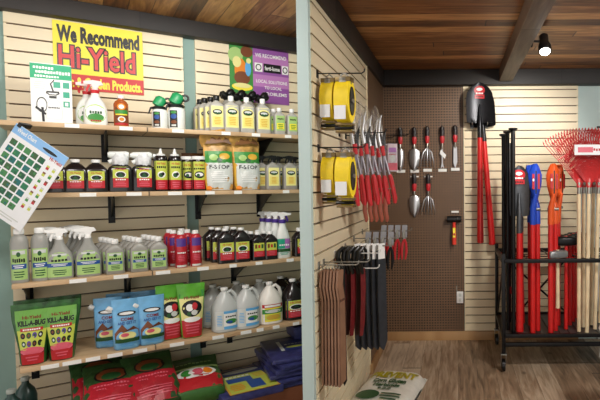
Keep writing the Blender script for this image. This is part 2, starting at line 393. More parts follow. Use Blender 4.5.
def trigger(t, z, s, hm, tm, dirx=-1, nz=None):
    """spray head, nozzle towards dirx*x"""
    X = lambda v: v*dirx*s
    mesh('spray_head', t, [loft([(z, .16*s, .16*s), (z+.12*s, .17*s, .17*s), (z+.2*s, .12*s, .12*s)], hm, 14),
        prism([(X(-.42), z+.42*s), (X(-.30), z+.62*s), (X(.1), z+.66*s), (X(.55), z+.56*s), (X(.56), z+.40*s), (X(.15), z+.38*s), (X(.12), z+.18*s), (X(-.14), z+.18*s), (X(-.2), z+.36*s)], -.1*s, .1*s, hm)], 40)
    mesh('trigger', t, prism([(X(.18), z+.40*s), (X(.34), z+.38*s), (X(.46), z+.05*s), (X(.40), z-.10*s), (X(.34), z-.06*s), (X(.32), z+.12*s)], -.05*s, .05*s, tm))
    mesh('nozzle', t, cbox(X(.6), 0, z+.49*s, .12*s, .16*s, .16*s, nz or tm, .01*s))
SK = .28
def row(t, px, sh, back, dep, n=1, step=None, rz=None, labels=None, group=None, jit=.004):
    """put t at px and n-1 copies straight behind it"""
    D = DS[sh]; z = ZS[sh]; d = D-back-dep/2; s = sAt(px, d, z); step = step or dep*1.04
    for k in range(n):
        loc = LW(s+random.uniform(-jit, jit)*(k > 0)-SK*k*step, d-k*step, z+.0005); r = AL+random.uniform(-.05, .05) if rz is None else AL+rz
        if k == 0: t.location = loc; t.rotation_euler = (0, 0, r); o = t
        else: o = dup(t, loc, r, labels[k-1] if labels and k-1 < len(labels) else None)
        if group: o['group'] = group
def sc(px, sh, back=.04): D = DS[sh]-back; return F/depth(LW(sAt(px, D, ZS[sh]), D, ZS[sh]))
ORD = ['directly behind the front one', 'third back in its column', 'fourth back in its column', 'fifth back in its column']
def labs(base): return [base+', '+q for q in ORD]
# ================================================================== shelf 1
k1 = sc(150, 1)
def wr(g, amp, fr, ph=0.):
    return ([(x, y+amp*noise.noise(Vector((x*fr+ph, ph, z*fr))), z) for x, y, z in g[0]],)+tuple(g[1:])
# boxed sprayer
t = thing('sprayer_box', 'white and green cardboard box picturing a pump sprayer, on the top shelf', 'box', (0, 0, 0))
w, dp, h = .178, .09, .325
bw = K('box_white', (236, 238, 236), .5); tg = K('box_green', (44, 170, 120), .5)
mesh('carton', t, box(-w/2, -dp/2, 0, w/2, dp/2, h, bw, .002))
def ring(cx, cz, rx, rz, th, m, n=20):
    return [('p', [(cx+rx*q*math.cos(a), cz+rz*q*math.sin(a)) for q, a in ((1, 2*PI*i/n), (1, 2*PI*(i+1)/n), (1-th, 2*PI*(i+1)/n), (1-th, 2*PI*i/n))], m) for i in range(n)]
els = [('r', 0, .74, 1, .985, tg)]+greek(.32, .92, .5, .05, 7, pw, 3)+greek(.55, .85, .85, .06, 12, pw, 4)+greek(.4, .78, .6, .04, 9, pw, 5)
els += [('p', [(.36, .07), (.35, .2), (.38, .34), (.48, .42), (.62, .42), (.72, .33), (.76, .2), (.74, .07)], pal), ('p', [(.375, .075), (.365, .2), (.395, .33), (.485, .405), (.615, .405), (.705, .325), (.745, .2), (.725, .075)], bw),
        ('r', .44, .42, .62, .46, ink), ('p', [(.36, .5), (.38, .54), (.68, .54), (.7, .5), (.62, .47), (.44, .47)], ink), ('p', [(.40, .51), (.66, .51), (.6, .485), (.46, .485)], bw), ('p', [(.52, .54), (.56, .54), (.5, .66), (.58, .72), (.57, .74), (.46, .66)], ink)]
els += ring(.26, .3, .13, .13, .15, ink)+[('p', [(.24, .26), (.30, .26), (.32, .02), (.26, .02)], ink), ('p', [(.1, .24), (.12, .28), (.36, .16), (.34, .13)], ink)]+greek(.55, .26, .28, .03, 7, ink, 6)
els += [('r', .78+0, .6, .94, .7, tea), ('r', .55, .6, .72, .7, tea), ('r', .78, .44, .94, .54, tea), ('r', .78, .28, .94, .38, tea), ('r', .82, .3, .9, .36, bw)]+lines(.22, .56, .7, .3, 4, pal)
mesh('printed_front', t, decal(flat(-dp/2), -w/2, 0, w/2, h, els, .0002), smooth=False)
row(t, 53, 1, .05, dp, rz=.0)
# white and green trigger bottles
wh = M('bottle_white', (232, 236, 232), .3, var=.02); ired = M('red_plastic', (196, 36, 44), .3, var=.03)
def green_spray(lbl):
    t = mkthing('spray_bottle', lbl, 'spray bottle', 'white and green spray bottles'); h = .19
    R = [(0, .052, .03, 3), (.01, .056, .034, 3), (.09, .056, .034, 3), (.13, .044, .03, 2.4), (.165, .022, .022, 2), (h, .017, .017, 2)]
    mesh('body', t, loft(R, wh, 28))
    e = [('e', .5, .5, .5, .5, lg), ('e', .5, .5, .42, .42, pw), ('e', .5, .3, .38, .2, grn)]+greek(.5, .56, .6, .16, 5, dgr, 2)+greek(.5, .12, .5, .1, 5, red, 2)
    mesh('label', t, decal(surf(R), -.05, .012, .05, .12, e), smooth=False)
    mesh('collar', t, loft([(h-.006, .021, .021), (h+.012, .023, .023), (h+.014, .015, .015)], ired, 16)); trigger(t, h+.006, .095, M('pinkish_white_plastic', (236, 214, 214), .3, var=0), ired, -1, ired); return t
t = green_spray('white trigger spray bottle with round green label and red trigger, in front of its twin')
row(t, 96, 1, .03, .07)
o = dup(t, LW(sAt(88, .24, ZS[1]), .22, ZS[1]+.0005), AL+.1, 'white spray bottle half hidden behind the front red-trigger spray bottle')
# amber bottle
amb = M('amber_bottle', (176, 88, 38), .2, var=.08)
e = [('r', 0, 0, 1, 1, brn), ('e', .5, .78, .34, .14, org), ('e', .5, .78, .22, .09, pw), ('r', 0, .48, 1, .64, grn), ('r', .05, .42, .95, .47, yel), ('e', .5, .24, .3, .12, pw), ('e', .5, .24, .2, .08, org), ('r', 0, 0, 1, .08, red)]
t = rnd('insecticide_bottle', 'small amber bottle with white cap and green-banded label, under the yellow sign', 'bottle', .037, .185, amb, white, e, [(0, .95), (.03, 1), (.72, 1), (.8, .8), (.86, .42), (.9, .4)], (.05, .78), capr=.45)
row(t, 121.5, 1, .03, .074)
# hand pump canisters
gp = M('green_plastic', (34, 150, 90), .35, var=.05)
def pump(lbl):
    t = mkthing('pump_canister', lbl, 'spray canister', 'green topped pump canisters'); h = .12; r = .042
    R = [(0, r*.93, r*.93), (.005, r, r), (h*.85, r*1.02, r*1.02), (h, r*.8, r*.8)]; mesh('body', t, loft(R, wh, 24))
    e = [('r', .0, .0, .55, 1, wh), ('r', 0, .0, .5, .96, ink), ('e', .25, .62, .2, .14, blu1), ('e', .25, .3, .2, .1, brn), ('e', .25, .85, .2, .08, grn), ('r', .1, .06, .4, .16, pal)]
    mesh('label', t, decal(surf(R), -r*.85, .01, r*.85, .105, e), smooth=False)
    mesh('pump_head', t, [loft([(h, r*.95, r*.95), (h+.012, r, r), (h+.02, r*.6, r*.6)], dark, 20), xf(loft([(-.03, .012, .02, 2.5), (-.025, .03, .026, 2.5), (.02, .032, .026, 2.5), (.034, .02, .018, 2)], gp, 18), TR(0, 0, h+.045, ry=.5))])
    mesh('hand_ring', t, [tube([(.045+.016*math.cos(a), 0, h+.055+.016*math.sin(a)) for a in [2*PI*i/12 for i in range(13)]], .006, dark, 6), rod((.02, 0, h+.03), (.035, 0, h+.045), .008, dark)])
    mesh('trigger', t, prism([(-.02, h+.02), (-.05, h+.01), (-.062, h-.03), (-.055, h-.03), (-.042, h+.0), (-.02, h+.005)], -.008, .008, dark)); return t
t = pump('white pump canister with green top, left one of the pair'); row(t, 160, 1, .03, .09)
o = dup(t, LW(sAt(177, DS[1]-.075, ZS[1]), DS[1]-.075, ZS[1]+.0005), AL-.05, 'white pump canister with green top, right one beside the grey jugs'); o.scale = (1.12, 1.12, 1.15)
# pale grey jugs
gj = M('grey_jug_plastic', (150, 148, 141), .35, var=.04); gj2 = M('grey_jug_plastic_light', (178, 177, 170), .35, var=.03)
t = jug('weedkiller_jug', 'pale grey jug with black cap, first in the left column of the top shelf', 'jug', .084, .07, .235, gj2, dark, lab_cream(1), (.12, .7), group='pale grey jugs on the top shelf')
row(t, 217, 1, .035, .07, 4, .073, labels=[f'pale grey black-capped jug on the top shelf, {q}' for q in ('directly behind the first of the left column', 'third back in the left column', 'last of the left column')])
def lobes(t, z, cr, w):
    g = []; rr = random.Random(int(w*1e4))
    for i in range(4):
        a = rr.uniform(0, 6); g.append(xf(loft([(-.028, .01, .01), (-.02, .024, .022), (.008, .025, .022), (.024, .012, .012)], dark, 12), TR(.026*math.cos(a), .014*math.sin(a), z+.022+.009*i, rx=rr.uniform(-.6, .6), ry=rr.uniform(-1, 1))))
    g.append(rod((-.035, 0, z+.03), (.04, 0, z+.028), .011, dark)); g.append(loft([(z, cr*1.2, cr*1.2), (z+.02, cr*1.1, cr*1.1)], dark, 14)); mesh('hose_sprayer', t, g)
t2 = jug('hose_end_jug', 'grey jug with black hose sprayer head', 'jug', .08, .07, .25, gj, dark, lab_cream(2), head=lobes, neck=.95, shoulder=.74, group='black headed jugs behind the front row')
first = True
for i, px in enumerate((228, 239, 250, 262)):
    lb = 'jug with bulky black sprayer head, '+('leftmost under the purple sign', 'second from the left under the purple sign', 'third from the left under the purple sign', 'rightmost under the purple sign')[i]
    d = .16; loc = LW(sAt(px, d, ZS[1]), d, ZS[1]+.0005)
    if first: t2.location = loc; t2.rotation_euler = (0, 0, AL); t2['label'] = lb; first = False
    else: dup(t2, loc, AL, lb)
t = jug('weedkiller_jug', 'pale jug with white spout and cream label, left of three on the top shelf', 'jug', .092, .07, .238, gj2, white, lab_cream(3), (.12, .72), capr=.16, group='white topped jugs on the top shelf')
row(t, 231.5, 1, .02, .07)
for px, q in ((247, 'middle one of three on the top shelf'), (263, 'right one of three on the top shelf')):
    dup(t, LW(sAt(px, DS[1]-.055, ZS[1]), DS[1]-.055, ZS[1]+.0005), AL, 'pale jug with white spout and cream label, '+q)
t = jug('concentrate_bottle', 'small grey bottle with white cap and green label, front left of the right end', 'bottle', .072, .055, .185, gj2, white, [('r', 0, 0, 1, 1, lg), ('r', .1, .1, .9, .5, yel)]+greek(.5, .78, .7, .12, 5, ink, 3)+lines(.5, .12, .46, .6, 3, grn), (.14, .7), group='small grey bottles at the right end of the top shelf')
row(t, 279.5, 1, .02, .055, 2, .065, labels=['small white-capped grey bottle behind the front left one at the right end'])
for px, q in ((292, 'front middle of the right end'), (304, 'cut by the partition at the right end')):
    s = sAt(px, DS[1]-.048, ZS[1]); dup(t, LW(s, DS[1]-.048, ZS[1]+.0005), AL, 'small grey white-capped bottle with green label, '+q)
# ================================================================== shelf 2
bb = M('black_bottle_plastic', (26, 20, 22), .22, var=.05, coat=.3)
t = jug('insect_killer_bottle', 'square black bottle with white cap, right of the pair beside the hanging chart', 'bottle', .116, .09, .187, bb, white, lab_yr(1), (.12, .64), lw=.66, capr=.17, neck=.9, shoulder=.66, group='white capped black bottles on the second shelf')
row(t, 96.5, 2, .03, .09)
for px, q in ((76, 'white-capped black bottle just right of the hanging chart'), (55, 'square black bottle mostly covered by the hanging chart')):
    dup(t, LW(sAt(px, DS[2]-.075, ZS[2]), DS[2]-.075, ZS[2]+.0005), AL, q)
def hosehead(t, z, cr, w):
    mesh('hose_sprayer', t, [loft([(z, .028, .028), (z+.03, .03, .03), (z+.04, .022, .022)], wh, 16), xf(loft([(-.07, .014, .014), (-.06, .02, .02), (.02, .024, .024), (.035, .018, .018)], wh, 14), TR(.01, 0, z+.045, ry=PI/2)),
                              rod((.05, 0, z+.045), (.085, 0, z+.04), .013, wh), rod((-.02, 0, z+.02), (-.055, .0, z+.0), .014, wh)])
    mesh('bag_wrap', t, wr(loft([(z-.02, .038, .034), (z+.0, .042, .038), (z+.03, .044, .036), (z+.055, .03, .026)], M('thin_white_wrap', (236, 238, 240), .3, alpha=.82, var=.1, scale=60), 18), .012, 60))
t = jug('hose_end_bottle', 'large black bottle with white hose sprayer, left of the two wrapped ones', 'bottle', .122, .095, .215, bb, white, lab_yr(2), (.12, .68), lw=.62, neck=.80, shoulder=.62, head=hosehead, group='black bottles with white hose sprayers')
row(t, 121, 2, .03, .095)
dup(t, LW(sAt(144, DS[2]-.078, ZS[2]), DS[2]-.078, ZS[2]+.0005), AL, 'black bottle with white hose sprayer beside the yellow nozzle bottles')
e = [('r', 0, .33, 1, 1, lime), ('r', 0, 0, 1, .33, red), ('t', 'Hi-Yield', .5, .91, .6, .08, red)]+greek(.5, .78, .7, .08, 5, ink, 5)+[('e', .5, .52, .3, .12, pw), ('e', .45, .5, .18, .08, dgr), ('e', .6, .54, .12, .06, ink)]+lines(.5, .05, .28, .6, 3, pnk)
def dustb(lbl):
    t = mkthing('dust_bottle', lbl, 'bottle', 'yellow nozzle bottles'); r = .039; h = .262
    R = [(0, r*.95, r*.95), (.004, r, r), (h*.72, r, r), (h*.80, r*.88, r*.88), (h*.83, r*.7, r*.7)]
    mesh('body', t, loft(R, bb, 26)); mesh('label', t, decal(surf(R), -r*.9, .012, r*.9, .185, e), smooth=False)
    mesh('nozzle_cap', t, loft([(h*.83, r*.62, r*.62), (h*.87, r*.66, r*.66), (h*.885, r*.3, r*.3), (h*1.0, .005, .005)], white, 16)); return t
t = dustb('lime and red puffer bottle with pointed white nozzle, left of the two'); row(t, 161.5, 2, .025, .074)
dup(t, LW(sAt(175.5, DS[2]-.062, ZS[2]), DS[2]-.062, ZS[2]+.0005), AL, 'lime and red puffer bottle with pointed white nozzle, right of the two')
e2 = [('r', 0, .33, 1, 1, lime), ('r', 0, 0, 1, .33, red), ('t', 'Hi-Yield', .5, .88, .6, .09, red)]+greek(.5, .74, .8, .07, 6, ink, 6)+[('e', .5, .52, .36, .13, ink), ('e', .5, .53, .28, .07, pw), ('e', .4, .5, .12, .06, dgr)]+lines(.5, .05, .28, .6, 3, pnk)
t = rnd('granule_jar', 'lime and red jar with wide white lid, in front beside the fungicide bag', 'jar', .043, .22, bb, white, e2, [(0, .95), (.02, 1), (.86, 1), (.9, .92)], (.05, .84), arc=.92, capr=.97, group='white lidded lime jars')
row(t, 199, 2, .03, .084)
dup(t, LW(sAt(189, DS[2]-.10, ZS[2]), DS[2]-.13, ZS[2]+.0005), AL, 'lime and red jar with white lid, the one partly behind its twin')
# fungicide bags
ogf = M('golden_foil', (204, 158, 84), .35, var=.36, scale=16); bfoil = M('brown_foil', (128, 84, 44), .4, var=.3, scale=14)
def pouch(name, lbl, cat, w, dp, h, body, els, lr=(-.5, .5, 0, 1), topw=1., botw=.9, amp=.004, group=None, seal=None, ph=1., dd=.0012, topfold=None):
    t = mkthing(name, lbl, cat, group); a, b = w/2, dp/2
    R = [(0, a*botw*.92, b*.8, 3), (h*.03, a*botw, b, 3), (h*.25, a*(botw+.05), b*1.05, 2.6), (h*.5, a*(botw*.5+topw*.5), b*.85, 2.4), (h*.75, a*topw*.97, b*.5, 2.3), (h*.92, a*topw, b*.14, 2.2), (h, a*topw, b*.06, 2)]
    n = []
    for r0, r1 in zip(R, R[1:]):
        for i in range(3):
            q = i/3; n.append(tuple(r0[k]+(r1[k]-r0[k])*q for k in range(4)))
    n.append(R[-1]); mesh('bag', t, wr(loft(n, body, 36), amp, 22, ph), 60)
    x0, x1, z0, z1 = lr
    mesh('label', t, [wr(g, amp, 22, ph) for g in decal(surf(n), w*x0, h*z0, w*x1, h*z1, els, dd, .0025, widthf(n))], smooth=False)
    if topfold: topfold(t, w, dp, h)
    return t
def crumple(t, w, dp, h):
    mesh('folded_top', t, [wr(xf(loft([(0, w*.46, dp*.10, 2.2), (.03, w*.5, dp*.09, 2.5), (.06, w*.5, dp*.06, 2.5), (.10, w*.44, dp*.03, 2)], ogf, 28), TR(-.01, .0, h*.90, rx=.35, ry=-.18)), .02, 26, 4.), wr(prism([(-.08, .30), (-.05, .355), (-.01, .33), (.02, .36), (.06, .335), (.08, .30), (.03, .315), (-.02, .305)], -.028, -.022, bfoil), .012, 30, 9.)], 60)
els = [('r', .0, .0, 1, .64, pal), ('r', 0, .6, 1, .86, grn), ('e', .3, .72, .16, .07, lg), ('e', .7, .75, .2, .07, gld), ('e', .5, .66, .1, .05, dgr), ('t', 'F-STOP', .5, .51, .74, .09, ink)]+lines(.5, .16, .42, .7, 6, pw, 3)+[('e', .1, .04, .1, .05, org), ('r', -.04, 0, .03, .6, gld)]
t = pouch('fungicide_bag', 'crumpled white and orange F-STOP bag, left one in front of the folded foil', 'bag', .19, .10, .33, ogf, els, (-.44, .44, .01, .9), topw=.95, botw=.88, amp=.007, group='F-STOP fungicide bags', topfold=crumple)
row(t, 219, 2, .015, .10, rz=-.05)
dup(t, LW(sAt(246.5, DS[2]-.07, ZS[2]), DS[2]-.07, ZS[2]+.0005), AL+.1, 'crumpled white and orange F-STOP bag, right one beside the grey bottles')
t = pouch('foil_bag', 'small brown foil bag behind the lime jars on the second shelf', 'bag', .13, .07, .25, bfoil, [('e', .5, .8, .3, .1, brn)], (-.4, .4, .05, .95), amp=.01)
s = sAt(194, .13, ZS[2]); t.location = LW(s, .10, ZS[2]+.0005); t.rotation_euler = (0, 0, AL)
# grey sprayers with black heads
def bhead(t, z, cr, w): trigger(t, z, .075, dark, dark, -1)
t = jug('ready_spray_bottle', 'grey bottle with black spray head, beside the right F-STOP bag', 'spray bottle', .096, .06, .195, gj, dark, lab_cream(4), (.14, .78), lw=.74, neck=.97, shoulder=.8, head=bhead, capr=.17, group='grey bottles with black spray heads')
row(t, 273, 2, .03, .06)
dup(t, LW(sAt(290, DS[2]-.06, ZS[2]), DS[2]-.06, ZS[2]+.0005), AL, 'grey bottle with black spray head, second from the right end')
for px, b, q in ((306, .06, 'grey bottle with black spray head, cut by the partition edge'), (262, .13, 'grey black-headed bottle squeezed behind the right F-STOP bag'), (279, .15, 'grey black-headed bottle in the back row, left'), (295, .15, 'grey black-headed bottle in the back row, right')):
    dup(t, LW(sAt(px, DS[2]-b, ZS[2]), DS[2]-b, ZS[2]+.0005), AL, q)
# ================================================================== shelf 3
ws = M('grey_white_plastic', (152, 152, 147), .35, var=.03)
t = rnd('weed_spray_can', 'tall grey container with white cap and lime label, leftmost on the third shelf', 'spray can', .038, .285, ws, white, lab_weed(1), [(0, .94), (.02, 1), (.74, 1), (.84, .84), (.88, .55), (.9, .55)], (.06, .62), capr=.6, group='tall grey containers at the left end')
row(t, 20.5, 3, .02, .076); dup(t, LW(sAt(41, DS[3]-.06, ZS[3]), DS[3]-.06, ZS[3]+.0005), AL, 'tall grey container with white cap, beside the first grey trigger bottle')
def gspray(lbl):
    t = mkthing('trigger_bottle', lbl, 'spray bottle', 'grey trigger bottles with lime labels'); h = .215
    R = [(0, .056, .032, 3), (.008, .06, .036, 3), (.10, .06, .036, 3), (.14, .052, .034, 2.6), (.175, .03, .026, 2), (.195, .022, .022, 2), (h, .02, .02, 2)]
    mesh('body', t, loft(R, ws, 28))
    e = [('e', .5, .62, .5, .37, lg), ('r', 0, 0, 1, .62, lg), ('r', .2, .84, .8, .92, pal), ('e', .5, .84, .08, .05, dgr)]+greek(.5, .66, .7, .12, 5, ink, 7)+[('r', .0, .4, 1, .55, blu1)]+lines(.5, .43, .53, .7, 2, pw)+lines(.5, .06, .3, .6, 3, dgr)
    mesh('label', t, decal(surf(R), -.052, .014, .052, .15, e), smooth=False); trigger(t, h, .095, white, white, -1); return t
t = gspray('grey trigger bottle with lime label, front of the left column')
row(t, 60.5, 3, .02, .075, 3, .082, labels=['grey trigger bottle behind the front one of the left column', 'grey trigger bottle rearmost in the left column'])
s = sAt(89, DS[3]-.058, ZS[3])
for k, q in enumerate(('front of the right column', 'second in the right column', 'third in the right column', 'rearmost in the right column')):
    dup(t, LW(s-SK*k*.082, DS[3]-.058-k*.082, ZS[3]+.0005), AL+random.uniform(-.04, .04), 'grey trigger bottle with lime label, '+q)
for c, (px, wn) in enumerate(((115.5, 'left'), (139.5, 'middle'), (159, 'right'))):
    if c == 0: t = jug('concentrate_jug', 'squat grey jug with white cap and lime label, front of the left column', 'jug', .09, .06, .2, gj, white, lab_weed(3), (.1, .62), lw=.8, capr=.18, neck=.86, shoulder=.66, group='squat grey jugs with lime labels')
    s = sAt(px, DS[3]-.05, ZS[3])
    for k, q in enumerate(('front of the', 'second in the', 'third in the', 'rearmost in the')):
        if c == 0 and k == 0: t.location = LW(s, DS[3]-.05, ZS[3]+.0005); t.rotation_euler = (0, 0, AL); continue
        dup(t, LW(s-SK*k*.066, DS[3]-.05-k*.066, ZS[3]+.0005), AL+random.uniform(-.04, .04), f'squat grey jug with white cap and lime label, {q} {wn} column')
# red and purple aerosol cans
rcan = M('red_can', (178, 36, 48), .28, var=.04); pcan = M('purple_can', (86, 56, 140), .28, var=.04)
def can(lbl):
    t = mkthing('aerosol_can', lbl, 'spray can', 'red and purple aerosol cans'); r = .034; h = .225
    R = [(0, r*.95, r*.95), (.004, r, r), (h*.8, r, r), (h*.88, r*.72, r*.72), (h*.9, r*.5, r*.5)]
    mesh('body', t, loft(R, rcan, 26))
    e = [('r', 0, .72, 1, 1, pcan), ('p', [(0, .72), (1, .6), (1, .76), (0, .76)], prp), ('p', [(0, .84), (1, .7), (1, .74), (0, .88)], pw)]+greek(.5, .5, .7, .06, 5, pw, 4)+lines(.5, .2, .42, .6, 4, pnk)+[('r', 0, .0, 1, .07, pal)]
    mesh('label', t, decal(surf(R), -r*.97, .004, r*.97, h*.8, e), smooth=False)
    mesh('cap', t, loft([(h*.9, r*.5, r*.5), (h*.91, r*.56, r*.56), (h*.99, r*.52, r*.52), (h, r*.45, r*.45)], white, 16)); return t
t = can('red and purple can with white cap, front left of the group'); row(t, 181.5, 3, .02, .07)
for px, b, q in ((196, .06, 'front right of the group beside the strip'), (174, .15, 'second row left, behind the front left can'), (188, .15, 'second row middle, between the two front cans'), (170, .24, 'back row left'), (182, .25, 'back row right')):
    dup(t, LW(sAt(px, DS[3]-b, ZS[3]), DS[3]-b, ZS[3]+.0005), AL+random.uniform(-.2, .2), 'red and purple can with white cap, '+q)
# black jugs
t = jug('black_concentrate_jug', 'large black jug with white cap, front left beside the wall strip', 'jug', .105, .085, .225, bb, white, lab_yr(5), (.1, .6), lw=.78, capr=.16, neck=.93, shoulder=.7, group='large black jugs on the third shelf')
row(t, 226, 3, .02, .085, 3, .09, labels=['large black jug second in the left column beside the strip', 'large black jug rearmost in the left column'])
s = sAt(241.5, DS[3]-.055, ZS[3])
for k, q in enumerate(('front of the right column', 'second in the right column', 'rearmost in the right column')): dup(t, LW(s-SK*k*.09, DS[3]-.055-k*.09, ZS[3]+.0005), AL, 'large black jug with white cap, '+q)
t = jug('black_pint_bottle', 'smaller black bottle with white cap, front left of its block', 'bottle', .086, .07, .19, bb, white, [('r', 0, .42, 1, 1, lime), ('r', 0, 0, 1, .42, red), ('r', .1, .6, .3, .9, brn), ('r', .4, .62, .6, .86, red), ('r', .7, .6, .9, .9, dgr)]+lines(.5, .06, .36, .7, 3, pnk), (.14, .62), lw=.78, capr=.18, neck=.9, shoulder=.7, group='smaller black bottles on the third shelf')
row(t, 258, 3, .02, .07, 3, .075, labels=['smaller black white-capped bottle, second in its left column', 'smaller black white-capped bottle, rearmost in its left column'])
s = sAt(270.5, DS[3]-.045, ZS[3])
for k, q in enumerate(('front right of its block', 'second in its right column', 'rearmost in its right column')): dup(t, LW(s-SK*k*.075, DS[3]-.045-k*.075, ZS[3]+.0005), AL, 'smaller black bottle with white cap, '+q)
pp = M('purple_plastic', (74, 48, 140), .35, var=.03)
def pspray(lbl):
    t = mkthing('purple_trigger_bottle', lbl, 'spray bottle', 'white bottles with purple sprayers'); h = .245
    R = [(0, .046, .03, 3), (.008, .05, .034, 3), (.12, .05, .034, 3), (.17, .04, .03, 2.4), (.215, .024, .022, 2), (h, .02, .02, 2)]
    mesh('body', t, loft(R, wh, 26)); e = [('r', 0, 0, 1, 1, pal), ('r', 0, .4, .55, .95, tea), ('r', .55, .4, 1, .95, lil), ('r', 0, .2, 1, .38, dgr)]+greek(.5, .6, .8, .12, 5, pw, 4)+lines(.5, .03, .18, .7, 2, tea)
    mesh('label', t, decal(surf(R), -.043, .02, .043, .14, e), smooth=False)
    mesh('collar', t, loft([(h-.004, .024, .024), (h+.02, .026, .026), (h+.022, .016, .016)], pp, 16)); trigger(t, h+.012, .09, white, pp, 1, white); return t
t = pspray('white trigger bottle with purple trigger, foremost of its column'); row(t, 283, 3, .02, .07, 4, .078, rz=PI*0, labels=['white purple-trigger bottle, second in its column', 'white purple-trigger bottle, third in its column', 'white purple-trigger bottle, rearmost of its column'])
t = jug('black_end_jug', 'black jug with white cap at the right end beside the partition', 'jug', .10, .085, .20, bb, white, lab_yr(9), (.12, .62), lw=.6, capr=.2, neck=.88, shoulder=.66); row(t, 300, 3, .03, .085)
# ================================================================== shelf 4
gfo = M('green_foil', (44, 92, 40), .3, var=.3, scale=30)
def bug(title):
    e = [('r', 0, .0, 1, .3, drd), ('r', 0, .28, 1, .9, lime), ('r', 0, .64, 1, 1, K('print_leaf_green', (108, 164, 74))), ('t', title, .5, .87, .56, .06, drd), ('t', '*KILL-A-BUG', .5, .765, .86, .10, ink), ('r', .12, .62, .88, .68, red)]+greek(.5, .65, .6, .03, 8, pw, 2)
    for j in range(2):
        for i in range(4): e.append(('e', .18+.21*i, .54-.15*j, .085, .055, (ink, dgr, prp, ink)[(i+j) % 4])); 
    for j in range(2):
        for i in range(4): e.append(('e', .18+.21*i, .54-.15*j, .04, .025, (brn, pal, dgr, brn)[(i*3+j) % 4]))
    e += [('e', .5, .25, .5, .08, pnk), ('r', 0, 0, 1, .2, red)]+lines(.5, .06, .17, .6, 2, pnk); return e
t = pouch('bug_killer_bag', 'lime and red bug killer pouch with green top, leftmost on the lowest shelf', 'bag', .166, .10, .318, gfo, bug('Hi-Yield'), (-.42, .42, .02, .90), topw=1.04, botw=.66, amp=.004, group='green topped bug killer pouches')
row(t, 34, 4, .03, .10)
dup(t, LW(sAt(62.5, DS[4]-.08, ZS[4]), DS[4]-.08, ZS[4]+.0005), AL, 'lime and red bug killer pouch with green top, second from the left')
for px, b, q in ((36, .20, 'green top of a bug killer pouch standing behind the leftmost one'), (64, .20, 'green top of a bug killer pouch standing behind the second from the left')): dup(t, LW(sAt(px, DS[4]-b, ZS[4]), DS[4]-b, ZS[4]+.0005), AL, q)
bfo = M('blue_foil', (120, 184, 230), .28, var=.1, scale=16)
e = [('e', .5, .74, .36, .05, ink), ('e', .5, .74, .28, .03, pw), ('t', 'COME', .52, .62, .5, .065, drd), ('t', 'AND GET IT', .5, .54, .72, .06, blu1), ('p', [(.02, .34), (.3, .52), (.5, .4), (.75, .46), (.98, .36), (.98, .2), (.02, .2)], brn), ('e', .5, .28, .34, .08, cre), ('e', .4, .3, .16, .04, pnk), ('r', .02, .14, .98, .22, dgr)]+lines(.5, .04, .12, .7, 2, sky)
def spout(t, w, dp, h):
    mesh('spout', t, xf(loft([(0, .012, .012), (.006, .015, .015), (.024, .014, .014), (.028, .01, .01)], white, 14), TR(-w*.47, 0, h*.80, ry=-.9)))
t = pouch('fire_ant_pouch', 'sky blue pouch with dark oval logo, front left with white corner spout', 'bag', .145, .085, .285, bfo, e, (-.45, .45, .02, .97), topw=.96, botw=.86, amp=.005, group='sky blue ant bait pouches', topfold=spout)
row(t, 127, 4, .02, .085, rz=.05)
for px, b, q in ((152, .07, 'front right beside the lime cat-eye pouches'), (109, .17, 'left one set further back'), (121, .27, 'in the back row, left'), (145, .25, 'in the back row, middle')):
    dup(t, LW(sAt(px, DS[4]-b, ZS[4]), DS[4]-b, ZS[4]+.0005), AL+random.uniform(-.15, .15), 'sky blue pouch with dark oval logo, '+q.replace('lime cat-eye', 'lime and red'))
gl = M('lime_foil', (92, 168, 52), .3, var=.15, scale=18)
e = [('r', 0, 0, 1, .34, red), ('r', 0, .34, 1, .76, cre), ('p', [(0, .76), (1, .76), (1, .9), (0, .84)], grn), ('t', 'Hi-Yield', .5, .77, .6, .06, drd), ('e', .5, .56, .44, .16, ink), ('e', .4, .58, .16, .07, pw), ('e', .62, .6, .12, .07, red), ('e', .6, .48, .14, .05, pal), ('e', .36, .46, .1, .04, dgr), ('e', .5, .35, .4, .05, pw)]+lines(.5, .06, .28, .8, 4, pnk, 3)
t = pouch('mole_repellent_bag', 'lime green and red pouch at the wall strip, in front of its twin', 'bag', .155, .09, .33, gl, e, (-.45, .45, .02, .97), topw=1.0, botw=.74, amp=.005, group='lime and red pouches beside the wall strip')
row(t, 192, 4, .025, .09)
dup(t, LW(sAt(171, DS[4]-.11, ZS[4]), DS[4]-.11, ZS[4]+.0005), AL+.1, 'lime green and red pouch just right of the blue pouches')
# gallon jugs
clr = M('cloudy_plastic', (226, 229, 227), .25, trans=.3, var=0, alpha=.94); wj = M('white_jug_plastic', (232, 228, 220), .3, var=.02)
def gallon(name, lbl, body, els, group=None, capm=None):
    t = mkthing(name, lbl, 'jug', group); r = .078; h = .275
    R = [(0, r*.9, r*.9, 2.6), (.008, r, r, 2.8), (h*.5, r, r, 2.8), (h*.58, r*.97, r*.97, 2.4), (h*.74, r*.72, r*.72, 2), (h*.88, r*.34, r*.34, 2), (h*.92, r*.22, r*.22, 2), (h*.94, r*.22, r*.22, 2)]
    mesh('body', t, loft(R, body, 30)); mesh('handle', t, tube([(r*.2, -.005, h*.88), (r*.5, -.01, h*.92), (r*.78, -.01, h*.84), (r*.92, -.008, h*.70), (r*.9, -.004, h*.58)], .011, body, 10))
    mesh('cap', t, loft([(h*.935, .021, .021), (h*.95, .023, .023), (h, .022, .022)], capm or white, 16)); mesh('label', t, decal(surf(R), -r*.84, h*.08, r*.84, h*.5, els), smooth=False); return t
